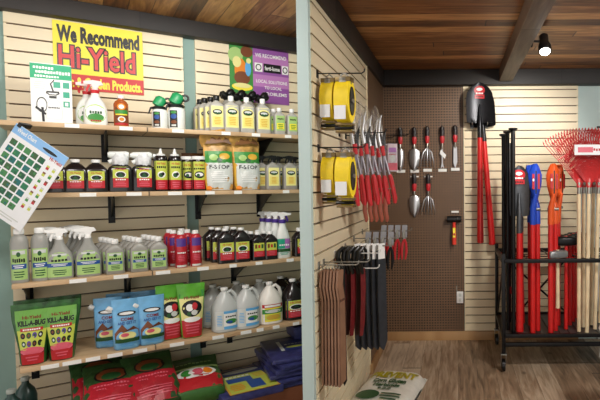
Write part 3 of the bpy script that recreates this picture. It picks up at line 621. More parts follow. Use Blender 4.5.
e = [('r', 0, 0, 1, 1, pw), ('r', 0, 0, 1, .16, sky), ('r', 0, .86, 1, 1, sky), ('r', 0, 0, .34, 1, pal), ('e', .68, .42, .26, .14, grn), ('e', .6, .38, .14, .08, blu1)]+greek(.66, .68, .5, .1, 5, ink, 3)+lines(.16, .2, .8, .26, 7, sky, 3)
t = gallon('gallon_jug', 'cloudy gallon jug with blue and white label, front left beside the lime pouches', clr, e, 'cloudy gallon jugs on the lowest shelf'); row(t, 225, 4, .015, .156, rz=0)
for px, b, q in ((246.5, .085, 'front right, next to the white jug'), (213.5, .26, 'back row left, behind the front left jug'), (237, .27, 'back row middle'), (260, .25, 'back row right, above the white jug')):
    dup(t, LW(sAt(px, DS[4]-b, ZS[4]), DS[4]-b-(.0), ZS[4]+.0005), AL, 'cloudy gallon jug with blue and white label, '+q)
e = [('r', 0, 0, 1, 1, yel), ('r', 0, .8, 1, 1, red), ('r', .1, .84, .9, .96, pw), ('r', 0, .45, 1, .72, grn), ('e', .5, .6, .4, .1, pal), ('r', .1, .1, .9, .4, lime)]+lines(.5, .12, .38, .7, 4, org)
t = gallon('white_gallon_jug', 'opaque white gallon jug with red, green and yellow label', wj, e); row(t, 270, 4, .02, .156, rz=0)
t = gallon('black_gallon_jug', 'black gallon jug with yellow and red label, front at the right end', bb, lab_yr(12), 'black gallon jugs'); row(t, 293, 4, .03, .156, rz=.0)
dup(t, LW(sAt(281, DS[4]-.28, ZS[4]), DS[4]-.28, ZS[4]+.0005), AL, 'black gallon jug behind the white gallon jug')
dup(t, LW(sAt(304, DS[4]-.27, ZS[4]), DS[4]-.27, ZS[4]+.0005), AL, 'black gallon jug at the back, cut by the partition edge')
# ================================================================== deck goods
ZD = .171
def put(t, px, d, z, rx=0, rz=0, dz=0):
    t.location = LW(sAt(px, d, z), d, z+dz); t.rotation_euler = (rx, 0, AL+rz)
rf = M('red_sack', (176, 34, 48), .35, var=.06); gf2 = M('dark_green_sack', (48, 84, 44), .35, var=.12)
def seedels(top): return [('r', -.02, 0, 1.02, .66, rf), ('r', 0, .6, 1, 1, top), ('e', .5, .74, .34, .16, ink), ('e', .5, .74, .3, .13, brn), ('e', .5, .7, .2, .08, dgr)]+greek(.5, .52, .7, .04, 11, pnk, 3)+greek(.5, .45, .6, .03, 11, pnk, 4)+lines(.5, .1, .3, .7, 4, pnk, 5)
t = pouch('seed_sack', 'dark green and red sack leaning back, left of two', 'sack', .275, .12, .38, gf2, seedels(gf2), (-.46, .46, .02, .96), topw=.96, botw=.95, amp=.006, group='green and red sacks under the lowest shelf')
put(t, 114, .59, ZD, rx=-.95, dz=.055)
def dupp(t, px, d, z, lb, rx=0, rz=0, dz=0):
    c = copy_tree(t); c['label'] = lb; put(c, px, d, z, rx, rz, dz); return c
dupp(t, 158, .575, ZD, 'dark green and red sack leaning back, right of two', -.90, .1, .055)
dupp(t, 104, .43, ZD, 'dark green sack mostly covered by the left leaning sack', -.85, 0.1, .05)
e = [('r', 0, .0, 1, .34, red), ('e', .5, .42, .42, .16, pw), ('e', .3, .42, .12, .1, grn), ('e', .52, .42, .12, .1, pnk), ('e', .74, .42, .1, .09, org), ('r', 0, .56, 1, .62, lg)]+greek(.5, .76, .8, .05, 9, lg, 3)
gf3 = M('grass_green_sack', (62, 112, 52), .35, var=.1)
t = pouch('lawn_food_sack', 'green sack with round pictures and red band, leaning low', 'sack', .30, .12, .42, gf3, e, (-.46, .46, .02, .96), topw=.96, botw=.95, amp=.006)
put(t, 200, .575, ZD, rx=-1.28, rz=-.05, dz=.06)
# tarps and yellow labelled pack
tarp = M('navy_tarp', (58, 60, 112), .3, var=.2, scale=24)
nv = M('navy_print', (40, 56, 120), .35, var=.05)
t = thing('tarp_pack', 'flat navy tarp pack with yellow printed card, lying on the deck', 'tarp', (0, 0, 0))
mesh('folded_tarp', t, wr(box(-.2, -.26, 0, .17, .24, .05, tarp, .012), .006, 20), 50)
def topdecal(x0, y0, x1, y1, z, els): return [([(p[0], p[2], z-p[1]) for p in g[0]], [q for q in g[1]], g[2]) for g in decal(flat(0), x0, y0, x1, y1, els, .0006)]
mesh('printed_card', t, topdecal(-.15, -.25, .15, .2, .052, [('r', 0, 0, 1, 1, gld), ('r', .04, .02, .96, .98, lime), ('r', .04, .72, .96, .98, nv), ('e', .5, .86, .4, .07, pal), ('r', .1, .42, .6, .6, blu1), ('r', .45, .1, .75, .42, blu1)]+greek(.35, .66, .5, .05, 6, pw, 2)+lines(.8, .5, .68, .3, 3, gld)+lines(.22, .1, .36, .3, 4, org)), smooth=False)
put(t, 246, .40, ZD, rz=-.0)
t = thing('tarp_pack', 'plain navy tarp pack between the green sack and yellow card', 'tarp', (0, 0, 0)); mesh('folded_tarp', t, wr(box(-.1, -.22, 0, .1, .22, .045, tarp, .012), .006, 20, 3), 50); put(t, 213, .33, ZD)
zz = ZD
for i in range(6):
    th = .032; t = thing('folded_tarp', 'navy blue folded tarp in clear wrap, '+('bottom of the pile', 'second from the bottom of the pile', 'third from the bottom of the pile', 'fourth from the bottom of the pile', 'fifth from the bottom of the pile', 'topmost of the pile')[i], 'tarp', (0, 0, 0), group='pile of folded navy tarps')
    mesh('fabric', t, [wr(box(-.19, -.26, 0, .19, .22, th-.002, tarp, .009), .006, 24, i*2.), wr(cbox(0, -.262, th/2, .35, .008, .012, tarp, .003), .006, 24, i*2.)], 50)
    if i == 5: mesh('paper_insert', t, topdecal(-.1, -.1, .1, .12, th+.001, [('r', 0, 0, 1, 1, nv), ('r', .0, .0, .12, 1, pal), ('e', .5, .3, .3, .1, lime)]+greek(.5, .6, .6, .1, 5, pal, 2)), smooth=False)
    put(t, 290+i*.8, .36, ZD, rz=.12*math.sin(i*2.1)); t.location.z = zz+.0005; zz += th
t = thing('folded_tarp', 'separate navy blue folded tarp pushed behind the pile under the jugs', 'tarp', (0, 0, 0)); mesh('fabric', t, wr(box(-.14, -.1, 0, .14, .1, .09, tarp, .02), .01, 20, 8), 50); put(t, 309, .16, ZD)
t.location.z = zz+.001
# teal bottles low left
tq = M('dark_teal_bottle', (40, 66, 62), .3, var=.05)
pv = [(0, .94), (.02, 1), (.6, 1), (.74, .8), (.86, .34), (.92, .32)]
t = rnd('teal_bottle', 'dark teal bottle with white cap standing low left on the floor deck', 'bottle', .05, .27, tq, M('greyish_cap', (168, 176, 170), .4), None, pv, (0, 1), capr=.4, group='dark teal bottles at the low left')
s = sAt(26, .22, .3); t.location = LW(s, .22, ZD+.0005)
P = onL(10, 366, .40); dup(t, LW(P[0], .40, ZD+.0005), AL, 'dark teal bottle at the extreme lower left corner')
# ================================================================== signs on the left wall
t = thing('recommend_sign', 'large yellow and red sign reading We Recommend Hi-Yield', 'sign', LW(.445, .022, 2.285), AL)
sy = K('sign_yellow', (250, 232, 70), .45); sr = K('sign_red', (206, 52, 50), .45); w, h = .455, .405
mesh('board', t, box(-w/2, -.004, -h/2, w/2, 0, h/2, sy))
e = [('t', '*We Recommend', .5, .82, .92, .25, ink)]
mesh('slogan', t, decal(flat(-.0045), -w/2, -h/2, w/2, h/2, e, .0004), smooth=False)
mesh('red_band', t, decal(flat(-.0045), -w/2, -h/2, w/2, h/2, [('r', 0, 0, 1, .235, sr), ('t', '*Lawn & Garden Products.', .5, .115, .96, .16, yel)], .0004), smooth=False)
tv, tf = text2d('Hi-Yield', .07); tv2, tf2 = text2d('Hi-Yield', .0)
g = [([(-w/2+w*(.04+.88*p[0]), -.0052, -h/2+h*(.30+.37*p[1])) for p in tv], tf, ink), ([(-w/2+w*(.055+.85*p[0]), -.0058, -h/2+h*(.32+.33*p[1])) for p in text2d('Hi-Yield', .02)[0]], text2d('Hi-Yield', .02)[1], K('letter_red', (214, 70, 72), .45))]
mesh('brand_name', t, g, smooth=False)
t = thing('purple_poster', 'purple poster with a garden picture panel on the left', 'sign', LW(1.405, .022, 2.30), AL); w, h = .42, .40
lp = K('poster_purple', (146, 84, 160), .45); lp2 = K('poster_lilac', (186, 124, 186), .45)
mesh('board', t, box(-w/2, -.004, -h/2, w/2, 0, h/2, lp))
e = [('r', .38, .6, 1, .86, lp2), ('r', .38, .3, 1, .52, lp2), ('r', 0, 0, .38, 1, grn), ('e', .1, .82, .12, .14, lg), ('e', .28, .9, .1, .1, brn), ('e', .18, .55, .1, .22, org), ('e', .12, .7, .07, .1, cre), ('e', .2, .42, .13, .12, brn), ('e', .3, .6, .05, .14, sky), ('e', .31, .74, .04, .05, cre), ('e', .2, .26, .17, .07, yel), ('e', .2, .285, .14, .045, cre),
     ('t', 'WE RECOMMEND', .69, .87, .54, .07, pw), ('r', .56, .57, .86, .73, ink), ('t', 'ferti-lome', .71, .65, .26, .08, pw), ('r', .41, .57, .54, .73, pw), ('e', .475, .65, .05, .06, ink), ('e', .475, .65, .035, .042, pw), ('r', .88, .57, .99, .73, pw), ('e', .935, .65, .045, .06, ink), ('e', .935, .65, .03, .042, pw),
     ('t', 'LOCAL SOLUTIONS', .7, .4, .54, .06, pw), ('t', 'TO LOCAL', .72, .29, .3, .055, pw), ('t', 'PROBLEMS', .76, .18, .4, .06, pw)]
mesh('print', t, decal(flat(-.0042), -w/2, -h/2, w/2, h/2, e, .0002), smooth=False)
# hanging weed chart, clipped to the edge of the top shelf
A = onL(17, 123, DS[1]+.05); A = LW(A[0], DS[1]+.05, A[1]); YA = A.y; q_ = lambda x, y: (onY(x, y, YA).x, onY(x, y, YA).z)
sA = q_(17, 123); sB = q_(69, 158); sCc = q_(24, 234)
ang = math.atan2(sB[1]-sA[1], sB[0]-sA[0]); w = math.hypot(sB[0]-sA[0], sB[1]-sA[1]); h = math.hypot(sCc[0]-sB[0], sCc[1]-sB[1])
t = thing('weed_chart', 'white chart of green weed photos hanging crooked from the top shelf', 'poster', A, AL)
t.rotation_euler = Matrix.Rotation(-ang, 3, 'Y').to_euler()
mesh('card', t, box(0, -.0015, -h, w, .0015, 0, paper))
e = [('r', 0, .89, 1, 1, K('chart_blue', (140, 188, 236), .5)), ('t', 'Weed Chart', .25, .95, .36, .05, pw), ('e', .7, .935, .14, .018, ink), ('t', 'Hi-Yield', .86, .88, .22, .04, red)]
rr = random.Random(5); tg_ = [K('leaf_green_%d' % i, c, .5) for i, c in enumerate(((30, 92, 62), (44, 122, 84), (70, 136, 80), (30, 110, 110), (62, 98, 60)))]
for j in range(8):
    for i in range(5):
        x = .07+i*.133; y = .77-j*.088
        if y < .1: continue
        m1 = rr.choice(tg_); e.append(('r', x, y, x+.108, y+.068, m1))
for j in range(8):
    for i in range(5):
        x = .07+i*.133; y = .77-j*.088; a, b = rr.uniform(.02, .08), rr.uniform(.02, .045); e.append(('e', x+a, y+b, .02, .013, rr.choice(tg_)))
for j in range(7):
    for i in range(2):
        if rr.random() < .12: continue
        x = .78+i*.11; y = .75-j*.085+i*.01; e += [('r', x, y, x+.05, y+.05, (red, lime, grn)[(i+j) % 3]), ('r', x, y+.03, x+.05, y+.05, (lime, brn, pal)[(i*2+j) % 3])]
mesh('print', t, decal(flat(-.0018), 0, -h, w, 0, e+lines(.5, .03, .09, .8, 2, pal), .00015), smooth=False)
mesh('clip', t, [box(.01, -.006, -.012, .03, .060, .012, dark, .002)])
# ================================================================== partition wall goods (slats face +x)
yl = M('yellow_webbing', (250, 218, 34), .5, var=.05); hk = M('black_hook', (20, 20, 22), .4, .5)
def hook(x, y, z, L, lb, grp='peg hooks on the partition', m=None, dirv=(1, 0), drop=0.):
    """display hook rising from the wall at x,y,z along +x"""
    m = m or zinc; t = thing('display_hook', lb, 'hook', (x, y, z), 0, grp)
    dx, dy = dirv
    mesh('wire', t, tube([(0, 0, 0), (dx*L*.94, dy*L*.94, 0), (dx*L*.99, dy*L*.99, .008), (dx*L, dy*L, .022)], .0032, m, 8))
    if dx: mesh('back_clip', t, box(-.002, -.014, -.022, .004, .014, .016, m, .001))
    else: mesh('back_clip', t, box(-.014, -.004, -.022, .014, .002, .016, m, .001))
    return t
XS = XW+.001
brz = M('bronze_metal', (120, 100, 62), .4, .6)
# yellow webbing rolls
def webroll():
    t = mkthing('webbing_roll', '', 'strap roll', 'yellow webbing rolls'); w = .034; R = .078
    # stretched coil seen edge-on, axis along x
    pts = [(.098*.62*math.cos(a), -.135+.098*math.sin(a)*1.12) for a in [2*PI*i/28 for i in range(28)]]
    inn = [(p[0]*.42, -.135+(p[1]+.135)*.45) for p in pts]
    n = 28; v = [(-w, *p) for p in pts]+[(w, *p) for p in pts]+[(-w, *p) for p in inn]+[(w, *p) for p in inn]
    f = []
    for i in range(n):
        j = (i+1) % n; f += [(i, j, n+j, n+i), (2*n+i, 3*n+i, 3*n+j, 2*n+j), (i, 2*n+i, 2*n+j, j), (n+i, n+j, 3*n+j, 3*n+i)]
    mesh('webbing', t, (v, f, yl))
    mesh('hub', t, [xf(loft([(-w*1.12, .075, .034), (w*1.12, .075, .034)], dark, 20), TR(0, 0, -.135, ry=PI/2)), xf(loft([(w*1.12, .012, .02), (w*1.3, .012, .02)], zinc, 12), TR(0, 0, -.135, ry=PI/2))])
    o = mesh('paper_tag', t, [box(-w*.85, -.066, -.235, w*.75, -.063, -.165, paper)])
    mesh('webbing_tail', t, [box(-w*.7, .0, -.29, w*.9, .02, -.18, yl, .004)]); mesh('lower_ratchet', t, [box(-w*1.1, -.03, -.262, w*1.2, .03, -.25, brz, .002), box(-w*1.1, -.03, -.30, w*1.2, .03, -.288, brz, .002), rod((-w*1.3, -.01, -.275), (w*1.4, -.01, -.275), .009, dark)])
    mesh('ratchet', t, [box(-w*1.1, -.03, -.036, w*1.1, .03, -.012, brz, .003), xf(loft([(-w, .014, .014), (w, .014, .014)], zinc, 12), TR(0, 0, -.035, ry=PI/2)),
                        tube([(-w*.6, 0, -.02), (-w*.5, 0, .0), (0, 0, .012), (w*.5, 0, .0), (w*.6, 0, -.02)], .004, zinc, 6), box(-w*.5, -.03, -.05, w*.5, -.024, -.014, zinc, .002)])
    return t
W0 = webroll(); first = True
for rw, (py, nm) in enumerate(((68, 'upper'), (143, 'lower'))):
    z = onY((324), py, 2.47).z
    for d, (yy, hn) in enumerate(((2.50, 'nearer'),)):
        if True:
            hz = z-.02 if d == 0 else z+.02
            hook(XS, yy, hz+.0, .235, f'{nm} black peg hook on the partition carrying two yellow webbing rolls', m=hk)
            for j, xx in enumerate((XW+.06, XW+.142)):
                lb = f'yellow webbing roll with white tag on the {nm} hook, {"next to the wall" if j == 0 else "at the hook tip"}'
                loc = (xx, yy, hz-.016)
                if first: o = W0; o.location = loc; o['label'] = lb; first = False
                else: o = dup(W0, loc, 0, lb)
                o.rotation_euler = (0, 0, -.16); o.location.y -= .03*j; o.scale = (.95+.1*j, .82+.1*j, .88+.06*j)
# clear-wrapped loppers with red handles
wrapm = M('clear_sleeve', (230, 232, 235), .15, trans=.85, alpha=.28, var=0)
rg = M('red_grip', (196, 40, 48), .35, var=.06); gsh = M('grey_shaft', (128, 122, 130), .4, .2); sawc = M('tan_red_grip', (160, 84, 66), .45, var=.1)
def lopper():
    t = mkthing('lopper', '', 'pruning tool', 'red handled loppers in clear sleeves')
    mesh('blade', t, [tube([(-.008, 0, .0), (-.012, -.0, .10), (.012, 0, .19), (.03, 0, .22)], [.007, .009, .008, .002], chrome, 8, .35), tube([(.008, 0, .0), (.018, 0, .08), (.04, 0, .13)], [.01, .012, .003], dark, 8, .35), xf(loft([(-.012, .012, .012), (.012, .012, .012)], zinc, 12), TR(0, 0, .0, rx=PI/2))])
    for s in (-1, 1):
        mesh('arm', t, tube([(0, .006*s, 0), (.006*s, .004*s, -.06), (.016*s, 0, -.17)], .009, gsh, 8)); mesh('grip', t, tube([(.015*s, 0, -.15), (.02*s, 0, -.17), (.024*s, 0, -.30), (.018*s, 0, -.33)], [.011, .014, .015, .009], rg, 10))
    mesh('joint_cover', t, tube([(0, -.012, .03), (0, -.012, -.03)], [.014, .012], rg, 10))
    mesh('sleeve', t, loft([(-.02, .022, .016), (0, .026, .018), (.18, .026, .018), (.25, .016, .006), (.28, .005, .002)], wrapm, 16), 60); return t
Lo = lopper(); k = 0
for hi, (yy, xs) in enumerate(((2.95, (.10, .165)), (3.12, (.10, .17, .235)), (3.30, (.11, .18)))):
    zh = 1.80+.0*hi
    hook(XS, yy, zh, .28 if hi != 1 else .40, 'black peg hook on the partition carrying loppers, '+('nearest of three', 'middle of three', 'farthest of three')[hi], m=hk)
    for j, dx in enumerate(xs):
        lb = 'red handled lopper in a clear sleeve, %s on the %s lopper hook' % (('next to the wall', 'second out', 'outermost')[j], ('nearest', 'middle', 'farthest')[hi])
        loc = (XW+dx, yy-.03, zh-.10); rz = .0
        if k == 0: o = Lo; o.location = loc; o['label'] = lb
        else: o = dup(Lo, loc, 0, lb)
        o.rotation_euler = (0, -.10-.03*j, .15); k += 1
# pink and white blister packs beyond the loppers
def pack():
    t = mkthing('blister_pack', '', 'package', 'white and pink blister packs'); mesh('card', t, box(-.035, -.004, -.2, .035, .004, 0, M('pack_card', (206, 190, 198), .4, var=.1), .003))
    mesh('print', t, decal(flat(-.0045), -.033, -.19, .033, -.02, [('r', 0, 0, 1, .3, pnk), ('r', .1, .75, .9, .95, lil), ('e', .5, .5, .3, .15, pal)]+greek(.5, .66, .7, .05, 5, red), .0004), smooth=False)
    mesh('blister', t, loft([(-.17, .02, .012), (-.16, .024, .016), (-.06, .024, .016), (-.05, .02, .01)], wrapm, 12)); return t
Pk = pack(); 
hook(XS, 3.62, 1.79, .26, 'black peg hook near the partition corner carrying pale packs', m=hk)
for j in range(3):
    lb = 'white and pink blister pack near the pegboard, '+('next to the wall', 'middle of three', 'outermost of three')[j]; loc = (XW+.09+.07*j, 3.61-.01*j, 1.785)
    if j == 0: Pk.location = loc; Pk['label'] = lb; o = Pk
    else: o = dup(Pk, loc, 0, lb)
    o.rotation_euler = (0, 0, .25)
# folding saws / pruners under the loppers
def saw(nm, gm, bm, L=.2):
    t = mkthing(nm, '', 'pruning saw', 'tan gripped saws under the loppers')
    mesh('handle', t, tube([(0, 0, 0), (-.006, 0, -.05), (.004, 0, -.12), (.02, 0, -.17), (.018, 0, -.185)], [.009, .013, .014, .012, .005], gm, 10, .7)); mesh('hanging_loop', t, tube([(.0, 0, -.005), (-.008, 0, .012), (0, 0, .022), (.008, 0, .012), (0, 0, -.005)], .002, bm, 6)); return t
S0 = saw('pruning_saw', sawc, dark); zz = onY(375, 192, 3.1).z
for j in range(5):
    loc = (XW+.13+.032*j, 3.09, zz); lb = 'tan and red saw handle below the lopper grips, '+('first from the wall', 'second from the wall', 'third from the wall', 'fourth from the wall', 'outermost')[j]
    if j == 0: S0.location = loc; S0['label'] = lb; o = S0
    else: o = dup(S0, loc, 0, lb)
    o.rotation_euler = (0, .12, 0)
hook(XS, 3.09, zz+.020, .30, 'peg hook on the partition carrying tan gripped saws', m=zinc)
# machetes in tan sheaths
leather = M('tan_sheath', (146, 108, 84), .5, var=.1, scale=12); leathd = M('dark_stitch', (88, 54, 40), .6)
def machete():
    t = mkthing('sheathed_machete', '', 'machete', 'tan sheathed machetes')
    pl = [(.02, 0), (.004, -.12), (.034, -.21), (.034, -.24)]; L = -.56
    out = [(-.028, 0), (.030, 0), (.022, -.07), (.0445, -.14), (.050, -.30), (.047, L), (-.030, L-.012), (-.026, -.28), (-.022, -.15), (-.042, -.08)]
    mesh('sheath', t, prism(out, -.005, .005, leather)); mesh('stitching', t, [tube([(p[0]*.9, -.0055, p[1]) for p in out[2:6]], .0014, leathd, 5), tube([(p[0]*.9, -.0055, p[1]) for p in out[6:]], .0014, leathd, 5)]+[cbox(.012, 0, -.15, .066, .0125, .012, leathd)])
    mesh('hang_loop', t, tube([(0, 0, -.01), (-.012, 0, .012), (0, 0, .026), (.012, 0, .012), (0, 0, -.01)], .0025, zinc, 6)); return t
Mt = machete(); zz = onY(325, 268, 2.5).z
hook(XS, 2.47, zz+.02, .20, 'near steel peg hook low on the partition carrying tan sheaths', m=zinc)
for j in range(6):
    loc = (XW+.026+.017*j, 2.47-.004*j, zz-.003); lb = 'tan leather machete sheath, %s of six on the near low hook' % ('closest to the wall', 'second from the wall', 'third from the wall', 'fourth from the wall', 'fifth from the wall', 'outermost')[j]
    if j == 0: Mt.location = loc; Mt['label'] = lb; o = Mt
    else: o = dup(Mt, loc, 0, lb)
    o.rotation_euler = (0, .0, 1.36)
t = thing('machete_blade', 'short black tipped blade poking below the tan sheaths', 'machete', (XW+.10, 2.56, zz), 0)
mesh('blade', t, prism([(-.01, 0), (.012, 0), (.014, -.60), (.0, -.625), (-.012, -.60)], -.002, .002, dark)); t.rotation_euler = (0, 0, .6)
mesh('hang_loop', t, tube([(0, 0, -.01), (-.012, 0, .012), (0, 0, .026), (.012, 0, .012), (0, 0, -.01)], .0025, zinc, 6))
hook(XS, 2.56, zz+.02, .24, 'second low peg hook just behind the tan sheath hook', m=zinc)
# black handled saws with dark red blades
drm = M('dark_red_blade', (110, 28, 32), .3, var=.12); mrn = M('brown_blade', (70, 44, 38), .35, .4, var=.1)
def longsaw(bm_):
    t = mkthing('pole_saw_blade', '', 'saw', 'black handled saws')
    mesh('handle', t, tube([(0, 0, -.0), (-.028, 0, -.025), (-.032, 0, -.06), (-.012, 0, -.11), (0, 0, -.15)], [.012, .017, .017, .016, .012], dark, 10, .8))
    mesh('handle_guard', t, tube([(0, 0, -.0), (.022, 0, -.02), (.026, 0, -.06), (.012, 0, -.11)], .009, dark, 8))
    mesh('blade', t, prism([(-.014, -.12), (.016, -.12), (.024, -.22), (.02, -.42), (.008, -.5), (-.014, -.5), (-.008, -.3)], -.002, .002, bm_)); return t
L0 = longsaw(drm); L1 = longsaw(mrn); zz = onY(348, 246, 2.85).z
hook(XS, 2.80, zz-.035, .26, 'pale peg hook low on the partition carrying black handled saws', m=white); hook(XS, 2.86, zz-.13, .24, 'pale lower peg hook between the tan sheaths and black saws', m=white)
for j in range(5):
    loc = (XW+.05+.027*j, 2.80+.012*(j % 2), zz); lb = 'black handled saw with dark red blade, %s on its hook' % ('closest to the wall', 'second from the wall', 'third from the wall', 'fourth from the wall', 'outermost')[j]
    if j == 0: L0.location = loc; L0['label'] = lb; o = L0
    else:
        o = L1 if j == 1 else dup(L1 if j in (1, 3) else L0, loc, 0, lb)
        if j == 1: o.location = loc; o['label'] = lb
        o['label'] = lb.replace('dark red', 'brown') if j in (1, 3) else lb
    o.rotation_euler = (0, .03, .6+.06*j)
# grey and black long sheaths
gsm = M('charcoal_sheath', (48, 50, 56), .4, var=.12)
def longsheath():
    t = mkthing('charcoal_sheath', '', 'sheath', 'charcoal sheathed blades'); mesh('sheath', t, prism([(-.03, 0), (.03, 0), (.034, -.1), (.04, -.56), (.012, -.62), (-.02, -.59), (-.03, -.3)], -.007, .007, gsm))
    mesh('hang_card', t, box(-.026, -.009, -.05, .026, -.007, .045, white)); return t
G0 = longsheath(); zz = onY(368, 252, 3.0).z
hook(XS, 3.06, zz+.03, .30, 'peg hook low on the partition carrying charcoal sheaths', m=zinc)
for j in range(5):
    loc = (XW+.075+.036*j, 3.06, zz); lb = 'charcoal sheathed blade with hang card, %s on its hook' % ('closest to the wall', 'second from the wall', 'third from the wall', 'fourth from the wall', 'outermost')[j]
    if j == 0: G0.location = loc; G0['label'] = lb; o = G0
    else: o = dup(G0, loc, 0, lb)
    o.rotation_euler = (0, 0, .85)
# small black and red pruners farther along
def pruner(gm):
    t = mkthing('hand_pruner', '', 'pruner', 'hand pruners near the partition corner')
    for s in (-1, 1): mesh('handle', t, tube([(0, 0, -.07), (.012*s, 0, -.10), (.018*s, 0, -.16), (.012*s, 0, -.22)], [.007, .01, .011, .006], gm, 8))
    mesh('blade', t, [tube([(0, 0, -.075), (-.008, 0, -.03), (.0, 0, .0)], [.011, .012, .003], zinc, 8, .4)]); mesh('hang_card', t, box(-.02, .004, -.06, .02, .006, .03, M('card_grey', (150, 150, 155), .5))); return t
B0 = pruner(dark); R0 = pruner(rg); zb = onY(380, 236, 3.35).z
for hi, (proto, yy, n, x0, wd) in enumerate(((B0, 3.32, 4, .10, 'black'), (R0, 3.62, 4, .16, 'red'))):
    z = zb+.02*hi; hook(XS, yy, z-.012, x0+.05*n+.0, 'peg hook near the partition corner carrying %s hand pruners' % wd, m=zinc)
    for j in range(n):
        loc = (XW+x0+.05*j, yy-.004, z); lb = '%s handled hand pruner near the corner, %s' % (wd, ('closest to the wall', 'second from the wall', 'third from the wall', 'outermost')[j])
        if j == 0: proto.location = loc; proto['label'] = lb; o = proto
        else: o = dup(proto, loc, 0, lb)
        o.rotation_euler = (0, .05, .4)
# sack on the floor
sw = M('white_woven_sack', (226, 224, 214), .55, var=.05, scale=20)
t = thing('herbicide_sack', 'white sack reading PREVENT lying on the floor against the partition', 'sack', (-.475, 3.31, .0), 0)
w, l, hh = .40, .64, .15
def pil(x, y):
    q = (abs(x/(w/2))**4+abs(y/(l/2))**6); return max(0, 1-q)**.35
nx, ny = 20, 28; v = []; f = []
for sgn in (1, -1):
    for j in range(ny+1):
        for i in range(nx+1):
            x = -w/2+w*i/nx; y = -l/2+l*j/ny; a = pil(x*.999, y*.999)
            v.append((x, y, hh/2+sgn*hh/2*a*(1 if sgn > 0 else .98)+.004*noise.noise(Vector((x*14, y*14, sgn)))*(1 if sgn > 0 else 0)+(.0 if sgn > 0 else .0)))
    b = 0 if sgn > 0 else (nx+1)*(ny+1)
    for j in range(ny):
        for i in range(nx):
            q = (b+j*(nx+1)+i, b+j*(nx+1)+i+1, b+(j+1)*(nx+1)+i+1, b+(j+1)*(nx+1)+i); f.append(q if sgn > 0 else q[::-1])
mesh('sack_body', t, (v, f, sw), 70)
def top(els, x0, y0, x1, y1):
    g = decal(flat(0), x0, y0, x1, y1, els, .0008); return [([(p[0], p[2], hh/2+hh/2*pil(p[0], p[2])+.008-p[1]) for p in q[0]], q[1], q[2]) for q in g]
mesh('print', t, top([('t', '*PREVENT', .5, .77, .92, .19, K('olive_letters', (176, 164, 30))), ('t', '*Corn Gluten', .5, .59, .66, .11, dgr), ('t', '*Herbicide', .5, .47, .52, .09, dgr), ('t', '*9-0-0', .5, .37, .26, .06, dgr), ('e', .28, .2, .22, .11, dgr)]+lines(.7, .1, .28, .4, 3, dgr), -w*.44, -l*.45, w*.44, l*.46), smooth=False)
mesh('seam', t, tube([(-w*.46, l/2-.004, hh/2), (0, l/2+.004, hh/2), (w*.46, l/2-.004, hh/2)], .006, white, 6))
t.rotation_euler = (0, 0, -.18)
# ================================================================== pegboard tools
bgm = M('black_red_grip', (34, 26, 28), .4, var=.05)
YP = YB-.012
def ptool(kind):
    t = mkthing('hand_'+{'transplanter': 'trowel', 'knife': 'weeder'}.get(kind, kind), '', {'fork': 'hand fork', 'trowel': 'trowel', 'transplanter': 'trowel', 'knife': 'weeder', 'weeder': 'weeder'}[kind], 'small hand tools on the pegboard')
    mesh('handle', t, [loft([(-.0, .008, .008), (-.01, .017, .015), (-.05, .019, .016), (-.075, .016, .014)][::-1], bgm, 14)])
    mesh('grip_band', t, [loft([(-.13, .011, .010), (-.12, .015, .013), (-.09, .019, .016), (-.075, .016, .014)], rg, 14)])
    mesh('neck', t, tube([(0, 0, -.12), (0, -.006, -.15), (0, 0, -.175)], .006, zinc, 8))
    if kind in ('trowel', 'transplanter'):
        w = .040 if kind == 'trowel' else .026; v, f = [], []; n = 8; rows = [(-.165, .4), (-.18, .95), (-.24, 1), (-.29, .8), (-.325, .3), (-.335, .02)]
        for z, q in rows:
            for i in range(n+1): x = -1+2*i/n; v.append((x*w*q, .012*x*x-.006, z))
        for k in range(len(rows)-1):
            for i in range(n): f.append((k*(n+1)+i, k*(n+1)+i+1, (k+1)*(n+1)+i+1, (k+1)*(n+1)+i))
        m2 = [(p[0], p[1]+.0025, p[2]) for p in v]; b = len(v)
        mesh('blade', t, (v+m2, f+[tuple(b+k for k in q[::-1]) for q in f], chrome))
    elif kind == 'fork':
        for k in range(5): mesh('tine', t, tube([(0, 0, -.165), (.016*(k-2), -.01, -.20), (.024*(k-2), -.012, -.27), (.026*(k-2), .012, -.315)], [.005, .0055, .0045, .002], chrome, 7))
    elif kind == 'knife':
        mesh('blade', t, prism([(-.012, -.165), (.013, -.165), (.016, -.28), (.0, -.33), (-.014, -.29)], -.0015, .0015, chrome))
    else:
        mesh('blade', t, [prism([(-.006, -.16), (.006, -.16), (.004, -.28), (.014, -.33), (.003, -.31), (-.003, -.31), (-.014, -.33), (-.004, -.28)], -.002, .002, chrome)]); mesh('paper_tag', t, prism([(-.01, -.18), (.03, -.22), (.02, -.25), (-.02, -.21)], -.006, -.005, white))
    return t
names = {'trowel': 'silver hand trowel', 'fork': 'silver five tined hand fork', 'transplanter': 'narrow silver transplanting trowel', 'knife': 'narrow digging knife', 'weeder': 'slim weeder with white tag'}
spots = [(400, 127, 'transplanter', 'leftmost in the upper row'), (414, 127, 'trowel', 'second in the upper row'), (427, 126, 'fork', 'third in the upper row'), (442, 126, 'weeder', 'fourth in the upper row'), (455, 125, 'knife', 'rightmost in the upper row'), (414, 174, 'trowel', 'left in the lower row'), (428, 174, 'fork', 'right in the lower row')]
